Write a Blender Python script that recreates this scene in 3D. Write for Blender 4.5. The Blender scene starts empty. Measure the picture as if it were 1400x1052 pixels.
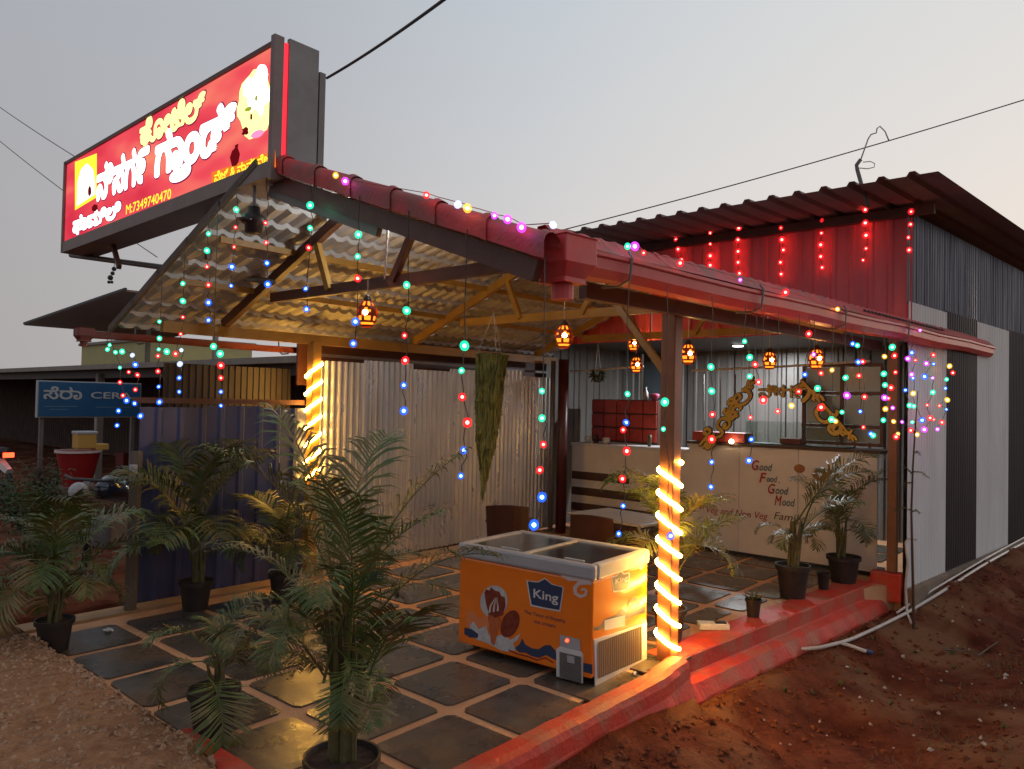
import bpy, bmesh, math, random
from mathutils import Vector, Matrix, noise
from mathutils.geometry import tessellate_polygon
R = math.radians
random.seed(7)
sc = bpy.context.scene
col = sc.collection
V = Vector

# ------------------------------------------------------------------ camera
F_PX, YAW, PITCH, ROLL = 1028.9, R(41.14), R(1.355), R(1.193)
CAM = V((-4.921, -2.748, 1.85))
fw = V((math.cos(YAW)*math.cos(PITCH), math.sin(YAW)*math.cos(PITCH), math.sin(PITCH)))
r0 = V((math.sin(YAW), -math.cos(YAW), 0)); u0 = r0.cross(fw)
rt = r0*math.cos(ROLL) + u0*math.sin(ROLL); up = -r0*math.sin(ROLL) + u0*math.cos(ROLL)
cd = bpy.data.cameras.new('camera'); cam = bpy.data.objects.new('camera', cd); col.objects.link(cam)
cd.sensor_fit = 'HORIZONTAL'; cd.sensor_width = 36; cd.lens = F_PX/1400*36; cd.clip_end = 2000
cam.matrix_world = Matrix(((rt.x, up.x, -fw.x, CAM.x), (rt.y, up.y, -fw.y, CAM.y), (rt.z, up.z, -fw.z, CAM.z), (0, 0, 0, 1)))
sc.camera = cam

# ------------------------------------------------------------------ sky and sun (dusk)
SUN_AZ, SUN_EL = R(-14), R(3.0)
w = bpy.data.worlds.new('World'); sc.world = w; w.use_nodes = True
nt = w.node_tree; N = nt.nodes; L = nt.links
bg = N['Background']
sky = N.new('ShaderNodeTexSky'); sky.sky_type = 'NISHITA'; sky.sun_disc = False
sky.sun_elevation = SUN_EL; sky.sun_rotation = R(90) - SUN_AZ; sky.dust_density = 4; sky.air_density = 1.2
def wn(t, **k):
    n = N.new(t)
    for a, b in k.items(): setattr(n, a, b)
    return n
tc = wn('ShaderNodeTexCoord'); sep = wn('ShaderNodeSeparateXYZ'); L.new(tc.outputs['Generated'], sep.inputs[0])
dot = wn('ShaderNodeVectorMath', operation='DOT_PRODUCT'); L.new(tc.outputs['Generated'], dot.inputs[0])
dot.inputs[1].default_value = (math.cos(SUN_AZ), math.sin(SUN_AZ), 0)
mra = wn('ShaderNodeMapRange', interpolation_type='SMOOTHSTEP'); L.new(dot.outputs['Value'], mra.inputs[0])
mra.inputs[1].default_value = -.35; mra.inputs[2].default_value = 1.05
lo = wn('ShaderNodeValToRGB'); hi = wn('ShaderNodeValToRGB')
for ramp, cs in ((lo, ((0, (.29, .275, .28)), (.4, (.375, .355, .355)), (.7, (.51, .475, .46)), (1, (.64, .575, .53)))),
                 (hi, ((0, (.29, .31, .35)), (.4, (.335, .36, .40)), (.7, (.41, .455, .50)), (1, (.56, .565, .56))))):
    e = ramp.color_ramp.elements
    e[0].position, e[0].color = cs[0][0], (*cs[0][1], 1); e[1].position, e[1].color = cs[-1][0], (*cs[-1][1], 1)
    for p, c in cs[1:-1]:
        q = e.new(p); q.color = (*c, 1)
    L.new(mra.outputs[0], ramp.inputs[0])
mre = wn('ShaderNodeMapRange', interpolation_type='SMOOTHSTEP'); L.new(sep.outputs['Z'], mre.inputs[0])
mre.inputs[1].default_value = 0.0; mre.inputs[2].default_value = .62
mx = wn('ShaderNodeMix', data_type='RGBA'); L.new(mre.outputs[0], mx.inputs[0]); L.new(lo.outputs[0], mx.inputs[6]); L.new(hi.outputs[0], mx.inputs[7])
sm = wn('ShaderNodeMix', data_type='RGBA', blend_type='ADD'); sm.inputs[0].default_value = .010
L.new(mx.outputs[2], sm.inputs[6]); L.new(sky.outputs[0], sm.inputs[7]); L.new(sm.outputs[2], bg.inputs[0]); bg.inputs[1].default_value = 1.28
sd = bpy.data.lights.new('sun', 'SUN'); sd.energy = .35; sd.angle = R(20); sd.color = (1, .83, .66)
so = bpy.data.objects.new('sun', sd); col.objects.link(so)
so.rotation_euler = V((-math.cos(SUN_AZ)*math.cos(SUN_EL), -math.sin(SUN_AZ)*math.cos(SUN_EL), -math.sin(SUN_EL))).to_track_quat('-Z', 'Y').to_euler()
vs = sc.view_settings; vs.view_transform = 'Standard'; vs.look = 'None'; vs.exposure = 0; vs.gamma = 1; vs.use_curve_mapping = False
cy = sc.cycles
cy.use_denoising = True; cy.max_bounces = 6; cy.diffuse_bounces = 3; cy.glossy_bounces = 3; cy.transmission_bounces = 4
cy.transparent_max_bounces = 12; cy.sample_clamp_indirect = 3; cy.caustics_reflective = False; cy.caustics_refractive = False

# ------------------------------------------------------------------ pixel -> point
def ray(px, py): return fw + rt*((px-700)/F_PX) - up*((py-526)/F_PX)
def pt(px, py, X=None, Y=None, Z=None, d=None):
    r = ray(px, py)
    if X is not None: t = (X-CAM.x)/r.x
    elif Y is not None: t = (Y-CAM.y)/r.y
    elif Z is not None: t = (Z-CAM.z)/r.z
    else: t = d
    return CAM + r*t
def pp(px, py, p0, n):
    r = ray(px, py); return CAM + r*((V(p0)-CAM).dot(n)/r.dot(n))

# ------------------------------------------------------------------ materials
MATS = {}
def mat(name, c1, c2=None, scale=6, rough=.6, metal=0, bump=0, bscale=60, stretch=(1, 1, 1), emis=None, es=0, coat=0, spec=.5, rvar=0, detail=6, sample=True, tint=None, tscale=1.2):
    if name in MATS: return MATS[name]
    m = bpy.data.materials.new(name); m.use_nodes = True; MATS[name] = m
    t = m.node_tree; b = t.nodes['Principled BSDF']
    b.inputs['Base Color'].default_value = (*c1, 1); b.inputs['Roughness'].default_value = rough
    b.inputs['Metallic'].default_value = metal; b.inputs['Specular IOR Level'].default_value = spec
    if coat: b.inputs['Coat Weight'].default_value = coat; b.inputs['Coat Roughness'].default_value = .12
    if emis: b.inputs['Emission Color'].default_value = (*emis, 1); b.inputs['Emission Strength'].default_value = es
    if not sample: m.cycles.emission_sampling = 'NONE'
    if c2 or bump or rvar:
        g = t.nodes.new('ShaderNodeNewGeometry'); mp = t.nodes.new('ShaderNodeMapping'); mp.inputs['Scale'].default_value = stretch
        t.links.new(g.outputs['Position'], mp.inputs[0])
    if c2 or rvar:
        n = t.nodes.new('ShaderNodeTexNoise'); n.inputs['Scale'].default_value = scale; n.inputs['Detail'].default_value = detail
        n.inputs['Roughness'].default_value = .62
        t.links.new(mp.outputs[0], n.inputs[0])
        mr = t.nodes.new('ShaderNodeMapRange'); mr.inputs[1].default_value = .32; mr.inputs[2].default_value = .68; t.links.new(n.outputs[0], mr.inputs[0])
    if c2:
        x = t.nodes.new('ShaderNodeMix'); x.data_type = 'RGBA'; x.inputs[6].default_value = (*c1, 1); x.inputs[7].default_value = (*c2, 1)
        t.links.new(mr.outputs[0], x.inputs[0]); out = x.outputs[2]
        if tint:
            n3 = t.nodes.new('ShaderNodeTexNoise'); n3.inputs['Scale'].default_value = tscale; n3.inputs['Detail'].default_value = 4
            t.links.new(g.outputs['Position'], n3.inputs[0])
            m3 = t.nodes.new('ShaderNodeMapRange'); m3.inputs[1].default_value = .46; m3.inputs[2].default_value = .62; t.links.new(n3.outputs[0], m3.inputs[0])
            x3 = t.nodes.new('ShaderNodeMix'); x3.data_type = 'RGBA'; t.links.new(m3.outputs[0], x3.inputs[0]); t.links.new(out, x3.inputs[6]); x3.inputs[7].default_value = (*tint, 1); out = x3.outputs[2]
        t.links.new(out, b.inputs['Base Color'])
    if rvar:
        m2 = t.nodes.new('ShaderNodeMapRange'); m2.inputs[3].default_value = max(.03, rough-rvar); m2.inputs[4].default_value = rough+rvar
        t.links.new(mr.outputs[0], m2.inputs[0]); t.links.new(m2.outputs[0], b.inputs['Roughness'])
    if bump:
        n2 = t.nodes.new('ShaderNodeTexNoise'); n2.inputs['Scale'].default_value = bscale; n2.inputs['Detail'].default_value = 5; t.links.new(mp.outputs[0], n2.inputs[0])
        bp = t.nodes.new('ShaderNodeBump'); bp.inputs['Strength'].default_value = bump; bp.inputs['Distance'].default_value = .02
        t.links.new(n2.outputs[0], bp.inputs['Height']); t.links.new(bp.outputs[0], b.inputs['Normal'])
    return m
def emit(name, c, s, sample=True):
    if name in MATS: return MATS[name]
    m = bpy.data.materials.new(name); m.use_nodes = True; MATS[name] = m
    t = m.node_tree; t.nodes.remove(t.nodes['Principled BSDF'])
    e = t.nodes.new('ShaderNodeEmission'); e.inputs[0].default_value = (*c, 1); e.inputs[1].default_value = s
    t.links.new(e.outputs[0], t.nodes['Material Output'].inputs[0])
    if not sample: m.cycles.emission_sampling = 'NONE'
    return m
def glass(name, tint, alpha=.75, rough=.05):      # thin pane: mostly see-through with a sharp reflection
    if name in MATS: return MATS[name]
    m = bpy.data.materials.new(name); m.use_nodes = True; MATS[name] = m
    t = m.node_tree; t.nodes.remove(t.nodes['Principled BSDF'])
    a = t.nodes.new('ShaderNodeBsdfTransparent'); a.inputs[0].default_value = (*tint, 1)
    g = t.nodes.new('ShaderNodeBsdfGlossy'); g.inputs[1].default_value = rough; x = t.nodes.new('ShaderNodeMixShader'); x.inputs[0].default_value = 1-alpha
    t.links.new(a.outputs[0], x.inputs[1]); t.links.new(g.outputs[0], x.inputs[2]); t.links.new(x.outputs[0], t.nodes['Material Output'].inputs[0])
    return m
def halo_mat(name, c, e):                          # see-through, faintly glowing coloured shell imitating the halo round an LED
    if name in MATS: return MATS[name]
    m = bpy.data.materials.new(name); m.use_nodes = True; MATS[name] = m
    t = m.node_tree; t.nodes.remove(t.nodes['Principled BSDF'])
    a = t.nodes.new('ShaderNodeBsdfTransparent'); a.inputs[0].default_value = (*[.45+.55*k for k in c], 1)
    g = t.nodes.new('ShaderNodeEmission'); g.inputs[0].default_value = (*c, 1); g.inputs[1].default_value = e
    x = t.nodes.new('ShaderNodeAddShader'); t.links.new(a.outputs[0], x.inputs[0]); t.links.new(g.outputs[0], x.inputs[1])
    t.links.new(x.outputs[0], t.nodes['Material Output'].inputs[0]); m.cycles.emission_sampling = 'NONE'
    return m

M_SOIL = mat('red_soil', (.055, .013, .008), (.165, .050, .027), 3.2, .95, bump=1, bscale=22, tint=(.18, .085, .045), tscale=1.3, spec=.04, detail=10)
M_GRAVEL = mat('gravel_bed', (.25, .115, .056), (.42, .225, .12), 14, .95, bump=1, bscale=60, spec=.2)
M_PEB = mat('pebble', (.20, .095, .05), (.52, .34, .215), 40, .9, spec=.2)
M_CLOD = mat('soil_clod', (.085, .019, .009), (.22, .075, .036), 14, .95, spec=.15)
M_JOINT = mat('mortar_joint', (.56, .27, .13), (.66, .36, .19), 5, .75, bump=.4, bscale=70)
M_TILE = mat('black_stone_tile', (.040, .036, .030), (.105, .094, .080), 3.0, .30, rvar=.13, bump=.12, bscale=22, detail=8, tint=(.13, .085, .055), tscale=2.2)
M_KERB = mat('red_oxide_paint', (.66, .050, .020), (.50, .036, .018), 5, .6, tint=(.46, .10, .055), tscale=4, bump=.3, bscale=35)
M_KERBD = mat('red_oxide_floor', (.36, .04, .025), (.26, .05, .035), 4, .5, bump=.2, bscale=30)
M_PLINTH = mat('cement_plinth', (.16, .11, .075), (.26, .19, .14), 4, .9, bump=.6, bscale=30)
M_BROWN = mat('brown_paint', (.085, .028, .018), (.125, .044, .028), 6, .5, bump=.1)
M_POST = mat('brown_post_paint', (.21, .080, .032), (.28, .11, .05), 6, .5, bump=.1)
M_GOLD = mat('golden_yellow_paint', (.42, .22, .035), (.30, .15, .028), 5, .5, bump=.1)
M_RED = mat('red_plastic', (.64, .045, .046), (.52, .038, .042), 4, .5, bump=.06, tint=(.56, .085, .08), tscale=3)
M_RTILE = mat('red_roof_paint', (.60, .065, .068), (.46, .05, .055), 9, .65, bump=.25, bscale=40, tint=(.30, .085, .075), tscale=3.5)
M_UNDER = mat('roof_sheet_paint', (.54, .52, .50), (.42, .39, .355), 4, .42, bump=.08)
M_GALV = mat('galvanised_sheet', (.60, .58, .55), (.46, .44, .42), 5, .34, metal=.7, rvar=.1, stretch=(1, 1, .3), bump=.05)
M_BLUE = mat('blue_sheet', (.062, .072, .165), (.045, .052, .115), 4, .35, rvar=.1, stretch=(1, 1, .2))
M_WHITES = mat('white_sheet', (.80, .77, .75), (.66, .63, .61), 3, .5, stretch=(1, 1, .25), bump=.05)
M_DARKS = mat('dark_sheet', (.020, .014, .016), (.040, .027, .027), 5, .5, stretch=(1, 1, .2))
M_NAVY = mat('navy_sheet', (.03, .03, .05), (.22, .215, .24), 5, .3, metal=.6, stretch=(7, 7, .12), detail=3)  # pale upright streaks in the colour imitate light caught by the ribs
M_REDW = mat('red_wall_sheet', (.78, .125, .135), (.62, .095, .105), 4, .5, stretch=(1, 1, .2))
M_ROOFD = mat('dark_roof_sheet', (.20, .14, .13), (.25, .18, .165), 3, .85, bump=.05, spec=.2)
M_GREY = mat('grey_metal', (.14, .125, .12), (.19, .17, .165), 6, .5, metal=.3)
M_DGREY = mat('dark_grey', (.035, .03, .03), (.055, .05, .05), 8, .55)
M_BLACK = mat('black_plastic', (.012, .010, .010), (.025, .02, .02), 20, .5)
M_WIREW = mat('white_cable', (.50, .46, .43), None, rough=.5)
M_PVC = mat('white_pipe', (.62, .56, .52), (.46, .40, .36), 5, .45)
M_WHITE = mat('white_plastic', (.66, .65, .64), (.58, .56, .55), 6, .35)
M_CREAM = mat('counter_board', (.78, .70, .62), (.66, .58, .50), 2.5, .5, bump=.03)
M_DBROWN = mat('dark_brown_board', (.05, .022, .014), (.08, .035, .022), 5, .5)
M_CHAIR = mat('brown_plastic', (.035, .013, .010), (.05, .02, .014), 5, .4)
M_ORANGE = mat('orange_wrap', (.88, .20, .008), (.80, .17, .006), 3, .30, coat=.4)
M_NAVYP = mat('navy_print', (.028, .045, .10), None, rough=.35)
M_PALEP = mat('pale_print', (.62, .50, .46), None, rough=.35)
M_CREAMP = mat('cream_splash_print', (.62, .58, .56), (.40, .40, .44), 30, .35)
M_CHOC = mat('chocolate_print', (.14, .016, .008), (.26, .05, .02), 30, .35)
M_CONE = mat('wafer_print', (.55, .14, .04), (.42, .09, .03), 40, .4)
M_LEAF = mat('palm_leaf', (.048, .095, .020), (.135, .165, .040), 6, .5, spec=.4, tint=(.17, .13, .045), tscale=5)
M_LEAFD = mat('palm_leaf_dark', (.030, .056, .013), (.075, .095, .024), 6, .5, spec=.4, tint=(.12, .10, .035), tscale=5)
M_STEM = mat('palm_stem', (.13, .11, .035), (.07, .055, .022), 20, .6)
M_POT = mat('black_pot', (.020, .013, .011), (.035, .022, .018), 10, .55)
M_POTSOIL = mat('potting_soil', (.03, .016, .01), (.06, .03, .02), 30, .95)
M_MOSS = mat('trailing_moss', (.22, .225, .065), (.12, .13, .04), 12, .8)
M_CLAY = mat('terracotta', (.34, .05, .016), (.26, .04, .012), 20, .7)
M_YWALL = mat('pale_yellow_wall', (.50, .44, .17), (.42, .38, .20), 2, .8)
M_CONC = mat('weathered_concrete', (.24, .21, .185), (.32, .285, .25), 3, .9, bump=.3)
M_INT = mat('interior_sheet', (.17, .155, .145), (.12, .11, .10), 3, .45, metal=.3, stretch=(1, 1, .3))
M_CBLUE = mat('blue_sign', (.012, .095, .22), (.010, .075, .18), 2, .35)
M_SILV = mat('pale_letter', (.42, .43, .44), None, rough=.4)
M_WOOD = mat('grey_wood', (.10, .075, .055), (.16, .125, .095), 14, .9, stretch=(1, 1, .15), bump=.4)

# ------------------------------------------------------------------ mesh helpers
class MB:
    def __init__(s): s.v = []; s.f = []
    def add(s, vs, fs):
        o = len(s.v); s.v += [tuple(a) for a in vs]; s.f += [tuple(i+o for i in f) for f in fs]; return s
    def box(s, c, size, rz=0, M=None):
        x, y, z = [k/2 for k in size]; q = Matrix.Rotation(rz, 3, 'Z') if M is None else M
        return s.add([V(c)+q @ V((a*x, b*y, d*z)) for a in (-1, 1) for b in (-1, 1) for d in (-1, 1)],
              [(0, 1, 3, 2), (4, 6, 7, 5), (0, 4, 5, 1), (2, 3, 7, 6), (0, 2, 6, 4), (1, 5, 7, 3)])
    def beam(s, p, q, w, h, upv=(0, 0, 1)):
        p, q = V(p), V(q); d = (q-p).normalized(); a = d.cross(V(upv))
        if a.length < 1e-4: a = d.cross(V((1, 0, 0)))
        a.normalize(); b = a.cross(d).normalized(); a = a*(w/2); b = b*(h/2)
        return s.add([p-a-b, p+a-b, p+a+b, p-a+b, q-a-b, q+a-b, q+a+b, q-a+b], [(3, 2, 1, 0), (4, 5, 6, 7), (0, 1, 5, 4), (1, 2, 6, 5), (2, 3, 7, 6), (3, 0, 4, 7)])
    def tube(s, pts, r, n=6, closed=False, caps=True):
        pts = [V(p) for p in pts]; m = len(pts); o = len(s.v); ref = None
        for i, p in enumerate(pts):
            d = (pts[min(i+1, m-1)]-pts[max(i-1, 0)])
            d = d.normalized() if d.length > 1e-9 else V((0, 0, 1))
            if ref is None or abs(ref.dot(d)) > .99:
                ref = d.orthogonal().normalized()
            a = (ref-d*ref.dot(d)).normalized(); b = d.cross(a); ref = a
            rr = r[i] if isinstance(r, (list, tuple)) else r
            s.v += [tuple(p+(a*math.cos(2*math.pi*k/n)+b*math.sin(2*math.pi*k/n))*rr) for k in range(n)]
        for i in range(m-1):
            for k in range(n):
                s.f.append((o+i*n+k, o+i*n+(k+1) % n, o+(i+1)*n+(k+1) % n, o+(i+1)*n+k))
        if caps: s.f += [tuple(o+k for k in range(n))[::-1], tuple(o+(m-1)*n+k for k in range(n))]
        return s
    def lathe(s, prof, n=20, c=(0, 0, 0), keep=None):
        o = len(s.v); c = V(c)
        for r, z in prof: s.v += [tuple(c+V((r*math.cos(2*math.pi*k/n), r*math.sin(2*math.pi*k/n), z))) for k in range(n)]
        for i in range(len(prof)-1):
            for k in range(n):
                if keep and not keep(i, k): continue
                s.f.append((o+i*n+k, o+i*n+(k+1) % n, o+(i+1)*n+(k+1) % n, o+(i+1)*n+k))
        return s
    def poly(s, pts, n=None, th=0):           # flat polygon, extruded by th along n
        pts = [V(p) for p in pts]; tri = tessellate_polygon([pts]); m = len(pts)
        if th and n is not None:
            q = [p+V(n)*th for p in pts]
            s.add(pts+q, [tuple(t) for t in tri]+[tuple(i+m for i in t[::-1]) for t in tri]+[(i, (i+1) % m, (i+1) % m+m, i+m) for i in range(m)])
        else: s.add(pts, [tuple(t) for t in tri])
        return s
    def ball(s, c, r, n=8, m=6, sz=1):
        return s.lathe([(max(1e-4, r*math.sin(math.pi*i/m)), -r*sz*math.cos(math.pi*i/m)) for i in range(m+1)], n, c)
    def mesh(s, name, smooth=False):
        me = bpy.data.meshes.new(name); me.from_pydata(s.v, [], s.f); me.update()
        if smooth: me.shade_smooth()
        return me
    def build(s, name, m, parent=None, smooth=False, world=True, bevel=0):
        me = s.mesh(name, smooth); return link(name, me, m, parent, world, bevel)
def link(name, me, m, parent=None, world=True, bevel=0):
    if m is not None and not me.materials: me.materials.append(m)
    o = bpy.data.objects.new(name, me); col.objects.link(o)
    if parent is not None:
        o.parent = parent
        if world:
            b = parent
            M = Matrix.Identity(4)
            ch = []
            while b is not None: ch.append(b); b = b.parent
            for b in reversed(ch): M = M @ b.matrix_parent_inverse @ b.matrix_basis
            o.matrix_parent_inverse = M.inverted()
    if bevel:
        md = o.modifiers.new('bevel', 'BEVEL'); md.width = bevel; md.segments = 2; md.limit_method = 'ANGLE'
    return o
def tag(o, label, cat, group=None):
    o['label'] = label; o['category'] = cat
    if group: o['group'] = group
    return o
def thing(name, label, cat, loc=(0, 0, 0), rz=0, group=None):
    o = bpy.data.objects.new(name, None); o.empty_display_size = .1; col.objects.link(o); o.location = loc; o.rotation_euler = (0, 0, rz)
    return tag(o, label, cat, group)
def struct(o): o['kind'] = 'structure'; return o
def stuff(o): o['kind'] = 'stuff'; return o
def copy_to(src, parent, M=None):
    c = src.copy(); col.objects.link(c); c.parent = parent; c.matrix_parent_inverse = Matrix.Identity(4)
    if M is not None: c.matrix_basis = M
    return c
def frame(o, x, y, z): return Matrix(((x.x, y.x, z.x, o.x), (x.y, y.y, z.y, o.y), (x.z, y.z, z.z, o.z), (0, 0, 0, 1)))
def sheet(p0, u, v, nrm, wd, ht, pitch, amp, kind='sin', per=8, jag=0):     # ribbed sheet: ribs run along v
    mb = MB(); p0, u, v, nrm = V(p0), V(u), V(v), V(nrm); n = max(2, int(round(wd/pitch*per)))
    us = []
    if kind == 'sin': us = [(wd*i/n, amp*math.sin(2*math.pi*wd*i/n/pitch)) for i in range(n+1)]
    else:
        k = 0
        while k*pitch < wd-1e-6:
            for a, h in ((0, 0), (.62, 0), (.72, amp), (.90, amp), (.995, 0)):
                if k*pitch+a*pitch <= wd: us.append((k*pitch+a*pitch, h))
            k += 1
        us.append((wd, 0))
    m = len(us)
    for zz in (0, .5, 1):
        for a, h in us: mb.v.append(tuple(p0+u*a+v*(zz*ht)+nrm*h))
    for r in range(2):
        for i in range(m-1): mb.f.append((r*m+i, r*m+i+1, (r+1)*m+i+1, (r+1)*m+i))
    return mb
def text_mesh(body, off=0.0, ext=0.0, shear=0.0):
    c = bpy.data.curves.new('lettering', 'FONT'); c.body = body; c.resolution_u = 4; c.shear = shear
    o = bpy.data.objects.new('lettering', c); col.objects.link(o)
    dg = bpy.context.evaluated_depsgraph_get(); me = bpy.data.meshes.new_from_object(o.evaluated_get(dg))
    bpy.data.objects.remove(o); bpy.data.curves.remove(c)
    bm = bmesh.new(); bm.from_mesh(me); seen = set(); k = 0        # lift each glyph island a hair so that overlapping ones do not share a plane
    xs = [v.co.x for v in bm.verts]; ys = [v.co.y for v in bm.verts]; H = max(ys)-min(ys)
    for v in bm.verts:
        if v in seen: continue
        st = [v]; seen.add(v); isl = []
        while st:
            a = st.pop(); isl.append(a)
            for e in a.link_edges:
                b = e.other_vert(a)
                if b not in seen: seen.add(b); st.append(b)
        for a in isl: a.co.z += (k % 6)*.004*H
        k += 1
    if off:
        geo = list(bm.verts)+list(bm.edges)+list(bm.faces)
        for i in range(12):
            d = bmesh.ops.duplicate(bm, geom=geo)['geom']; a = math.pi*i/6
            bmesh.ops.translate(bm, verts=[v for v in d if isinstance(v, bmesh.types.BMVert)], vec=(off*math.cos(a), off*math.sin(a), -(i+1)*.0003*H))
    bm.to_mesh(me); bm.free(); me.materials.clear()
    return me, min(xs)-off, min(ys)-off, max(xs)+off, max(ys)+off
def text_fit(name, body, m, parent, o, u, v, n, wd, ht, off=0.0, shear=0.0, lift=0.0):
    me, x0, y0, x1, y1 = text_mesh(body, off, 0, shear)
    sx, sy = wd/(x1-x0), ht/(y1-y0)
    for q in me.vertices:
        c = q.co; q.co = V(o)+V(u)*((c.x-x0)*sx)+V(v)*((c.y-y0)*sy)+V(n)*(lift+c.z*sy*.35)
    return link(name, me, m, parent)
XA, YA, ZA = V((1, 0, 0)), V((0, 1, 0)), V((0, 0, 1))

# ------------------------------------------------------------------ ground
def edge(x):
    if x < -.1: return -.24
    if x < 3.9: return -.04-.085*(x+.1)
    return -.66-.09*(x-3.8)
def sst(a, b, x):
    t = min(1, max(0, (x-a)/(b-a))); return t*t*(3-2*t)
def gh(x, y):
    d = edge(x)-y
    h = -.05
    side = -.24-.22*sst(.1, .9, d)+.26*sst(1.3, 2.6, d)-.03*sst(3, 6, x)   # excavated side strip
    side = side+.13*sst(.2, -1.0, x)+.21*sst(3.4, 5.5, x)*sst(1.6, .2, d)+.07*noise.noise(V((x*1.9, y*1.9, 6)))*sst(.15, .5, d)
    front = .13*sst(-2.98, -3.07, x)*sst(.45, .95, y-.15*noise.noise(V((x*3, y*3, 1))))
    left = .02
    k = sst(-.05, .12, d)
    h = side*k+(front+left*sst(3.5, 5, y)-.03)*(1-k)
    h += sst(-3.0, -4.6, x)*.18*sst(.8, -1.2, y)
    if -3.0 < x < 7 and 0 <= -d and y < 4.3: h = -.34
    if x > 3.9 and -d > .05 and y < 9: h = min(h, -.3)
    if 0 < x < 3.95 and -.4 < d < .24: h = min(h, -.29+.1*max(0, d-.14))
    far = sst(12, 40, math.hypot(x, y)); h = h*(1-far)
    a = .05*(1-far)
    if h > -.28: h += a*noise.noise(V((x*1.1, y*1.1, 0)))*k+.045*noise.fractal(V((x*2.6, y*2.6, 3)), 1, 2, 4)*(.35+.65*k)
    return h
def axis(lo, a, b, hi, st):
    xs = []; x = a
    while x < b: xs.append(x); x += st
    s = st; x = b
    while x < hi: xs.append(x); s *= 1.25; x += s
    xs.append(hi); s = st; x = a-st; pre = []
    while x > lo: pre.append(x); s *= 1.25; x -= s
    pre.append(lo); return pre[::-1]+xs
gx, gy = axis(-400, -5.2, 9, 400, .065), axis(-400, -3.6, 5.2, 400, .065)
mb = MB(); mb.v = [(x, y, gh(x, y)) for x in gx for y in gy]; ny = len(gy)
mb.f = [(i*ny+j, (i+1)*ny+j, (i+1)*ny+j+1, i*ny+j+1) for i in range(len(gx)-1) for j in range(ny-1)]
struct(mb.build('ground', M_SOIL, smooth=True))

def pebbles(name, m, n, fx, rmin, rmax, seed):
    rg = random.Random(seed); mb = MB(); k = 0
    while k < n:
        x, y = fx(rg)
        r = rmin+(rmax-rmin)*rg.random()**3; z = gh(x, y)+r*.2; q = Matrix.Rotation(rg.random()*6, 3, 'Z') @ Matrix.Rotation(rg.random()*6, 3, 'X')
        s = V((1, .6+.4*rg.random(), .5+.4*rg.random()))
        o = [V((a, 0, 0)) for a in (-1, 1)]+[V((0, a, 0)) for a in (-1, 1)]+[V((0, 0, a)) for a in (-1, 1)]
        mb.add([V((x, y, z))+q @ V((p.x*s.x, p.y*s.y, p.z*s.z))*r*(.8+.4*rg.random()) for p in o],
               [(0, 2, 4), (2, 1, 4), (1, 3, 4), (3, 0, 4), (2, 0, 5), (1, 2, 5), (3, 1, 5), (0, 3, 5)]); k += 1
    return stuff(mb.build(name, m))
bed = MB(); ms = 46
for i in range(ms+1):
    for j in range(ms+1):
        x = -5.0+1.97*i/ms; y = .55+2.9*j/ms
        e = min(1, (ms-i)/5, j/5, (ms-j)/5)
        bed.v.append((x+.02*noise.noise(V((y*5, 0, 0))), y, gh(x, y)+.012*e+.01*noise.noise(V((x*9, y*9, 5)))))
bed.f = [(i*(ms+1)+j, (i+1)*(ms+1)+j, (i+1)*(ms+1)+j+1, i*(ms+1)+j+1) for i in range(ms) for j in range(ms)]
struct(bed.build('gravel_bank', M_GRAVEL, smooth=True))
o = pebbles('gravel', M_PEB, 7500, lambda g: (-5.0+1.99*g.random()**.7, .55+2.9*g.random()), .006, .034, 3)
tag(o, 'brown gravel heaped beside the tiled patio', 'gravel')
def soilspot(g):
    while 1:
        x = -2.2+9*g.random()**1.6; y = edge(x)-.12-2.6*g.random()**1.3
        return x, y
tag(pebbles('soil_clods', M_CLOD, 4200, soilspot, .006, .035, 4), 'crumbled red soil and stones along the patio kerb', 'soil')
tag(pebbles('stone_chips', mat('pale_chip', (.45, .38, .33), None, rough=.8), 60, lambda g: (.0+4.5*g.random(), -.5-1.6*g.random()), .012, .032, 5), 'pale stone chips scattered on the red soil', 'stones')
# dry grass on the rise of the side strip
rg = random.Random(9); mb = MB()
for k in range(5200):
    x = -.9+5.2*rg.random(); y = edge(x)-1.15-1.9*rg.random()
    if noise.noise(V((x*1.6, y*1.6, 8))) < -.12: continue
    z = gh(x, y); a = rg.random()*6.28; l = .03+.07*rg.random(); d = V((math.cos(a), math.sin(a), 0)); t = V((x, y, z))+d*l*.8+ZA*l*.55
    sd_ = V((-d.y, d.x, 0))*.003
    mb.add([V((x, y, z-.005))-sd_, V((x, y, z-.005))+sd_, t], [(0, 1, 2)])
stuff(tag(mb.build('dry_grass', mat('dry_grass', (.16, .075, .03), (.10, .085, .03), 3, .8)), 'short dry brown grass on the rise of bare soil', 'grass'))

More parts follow.
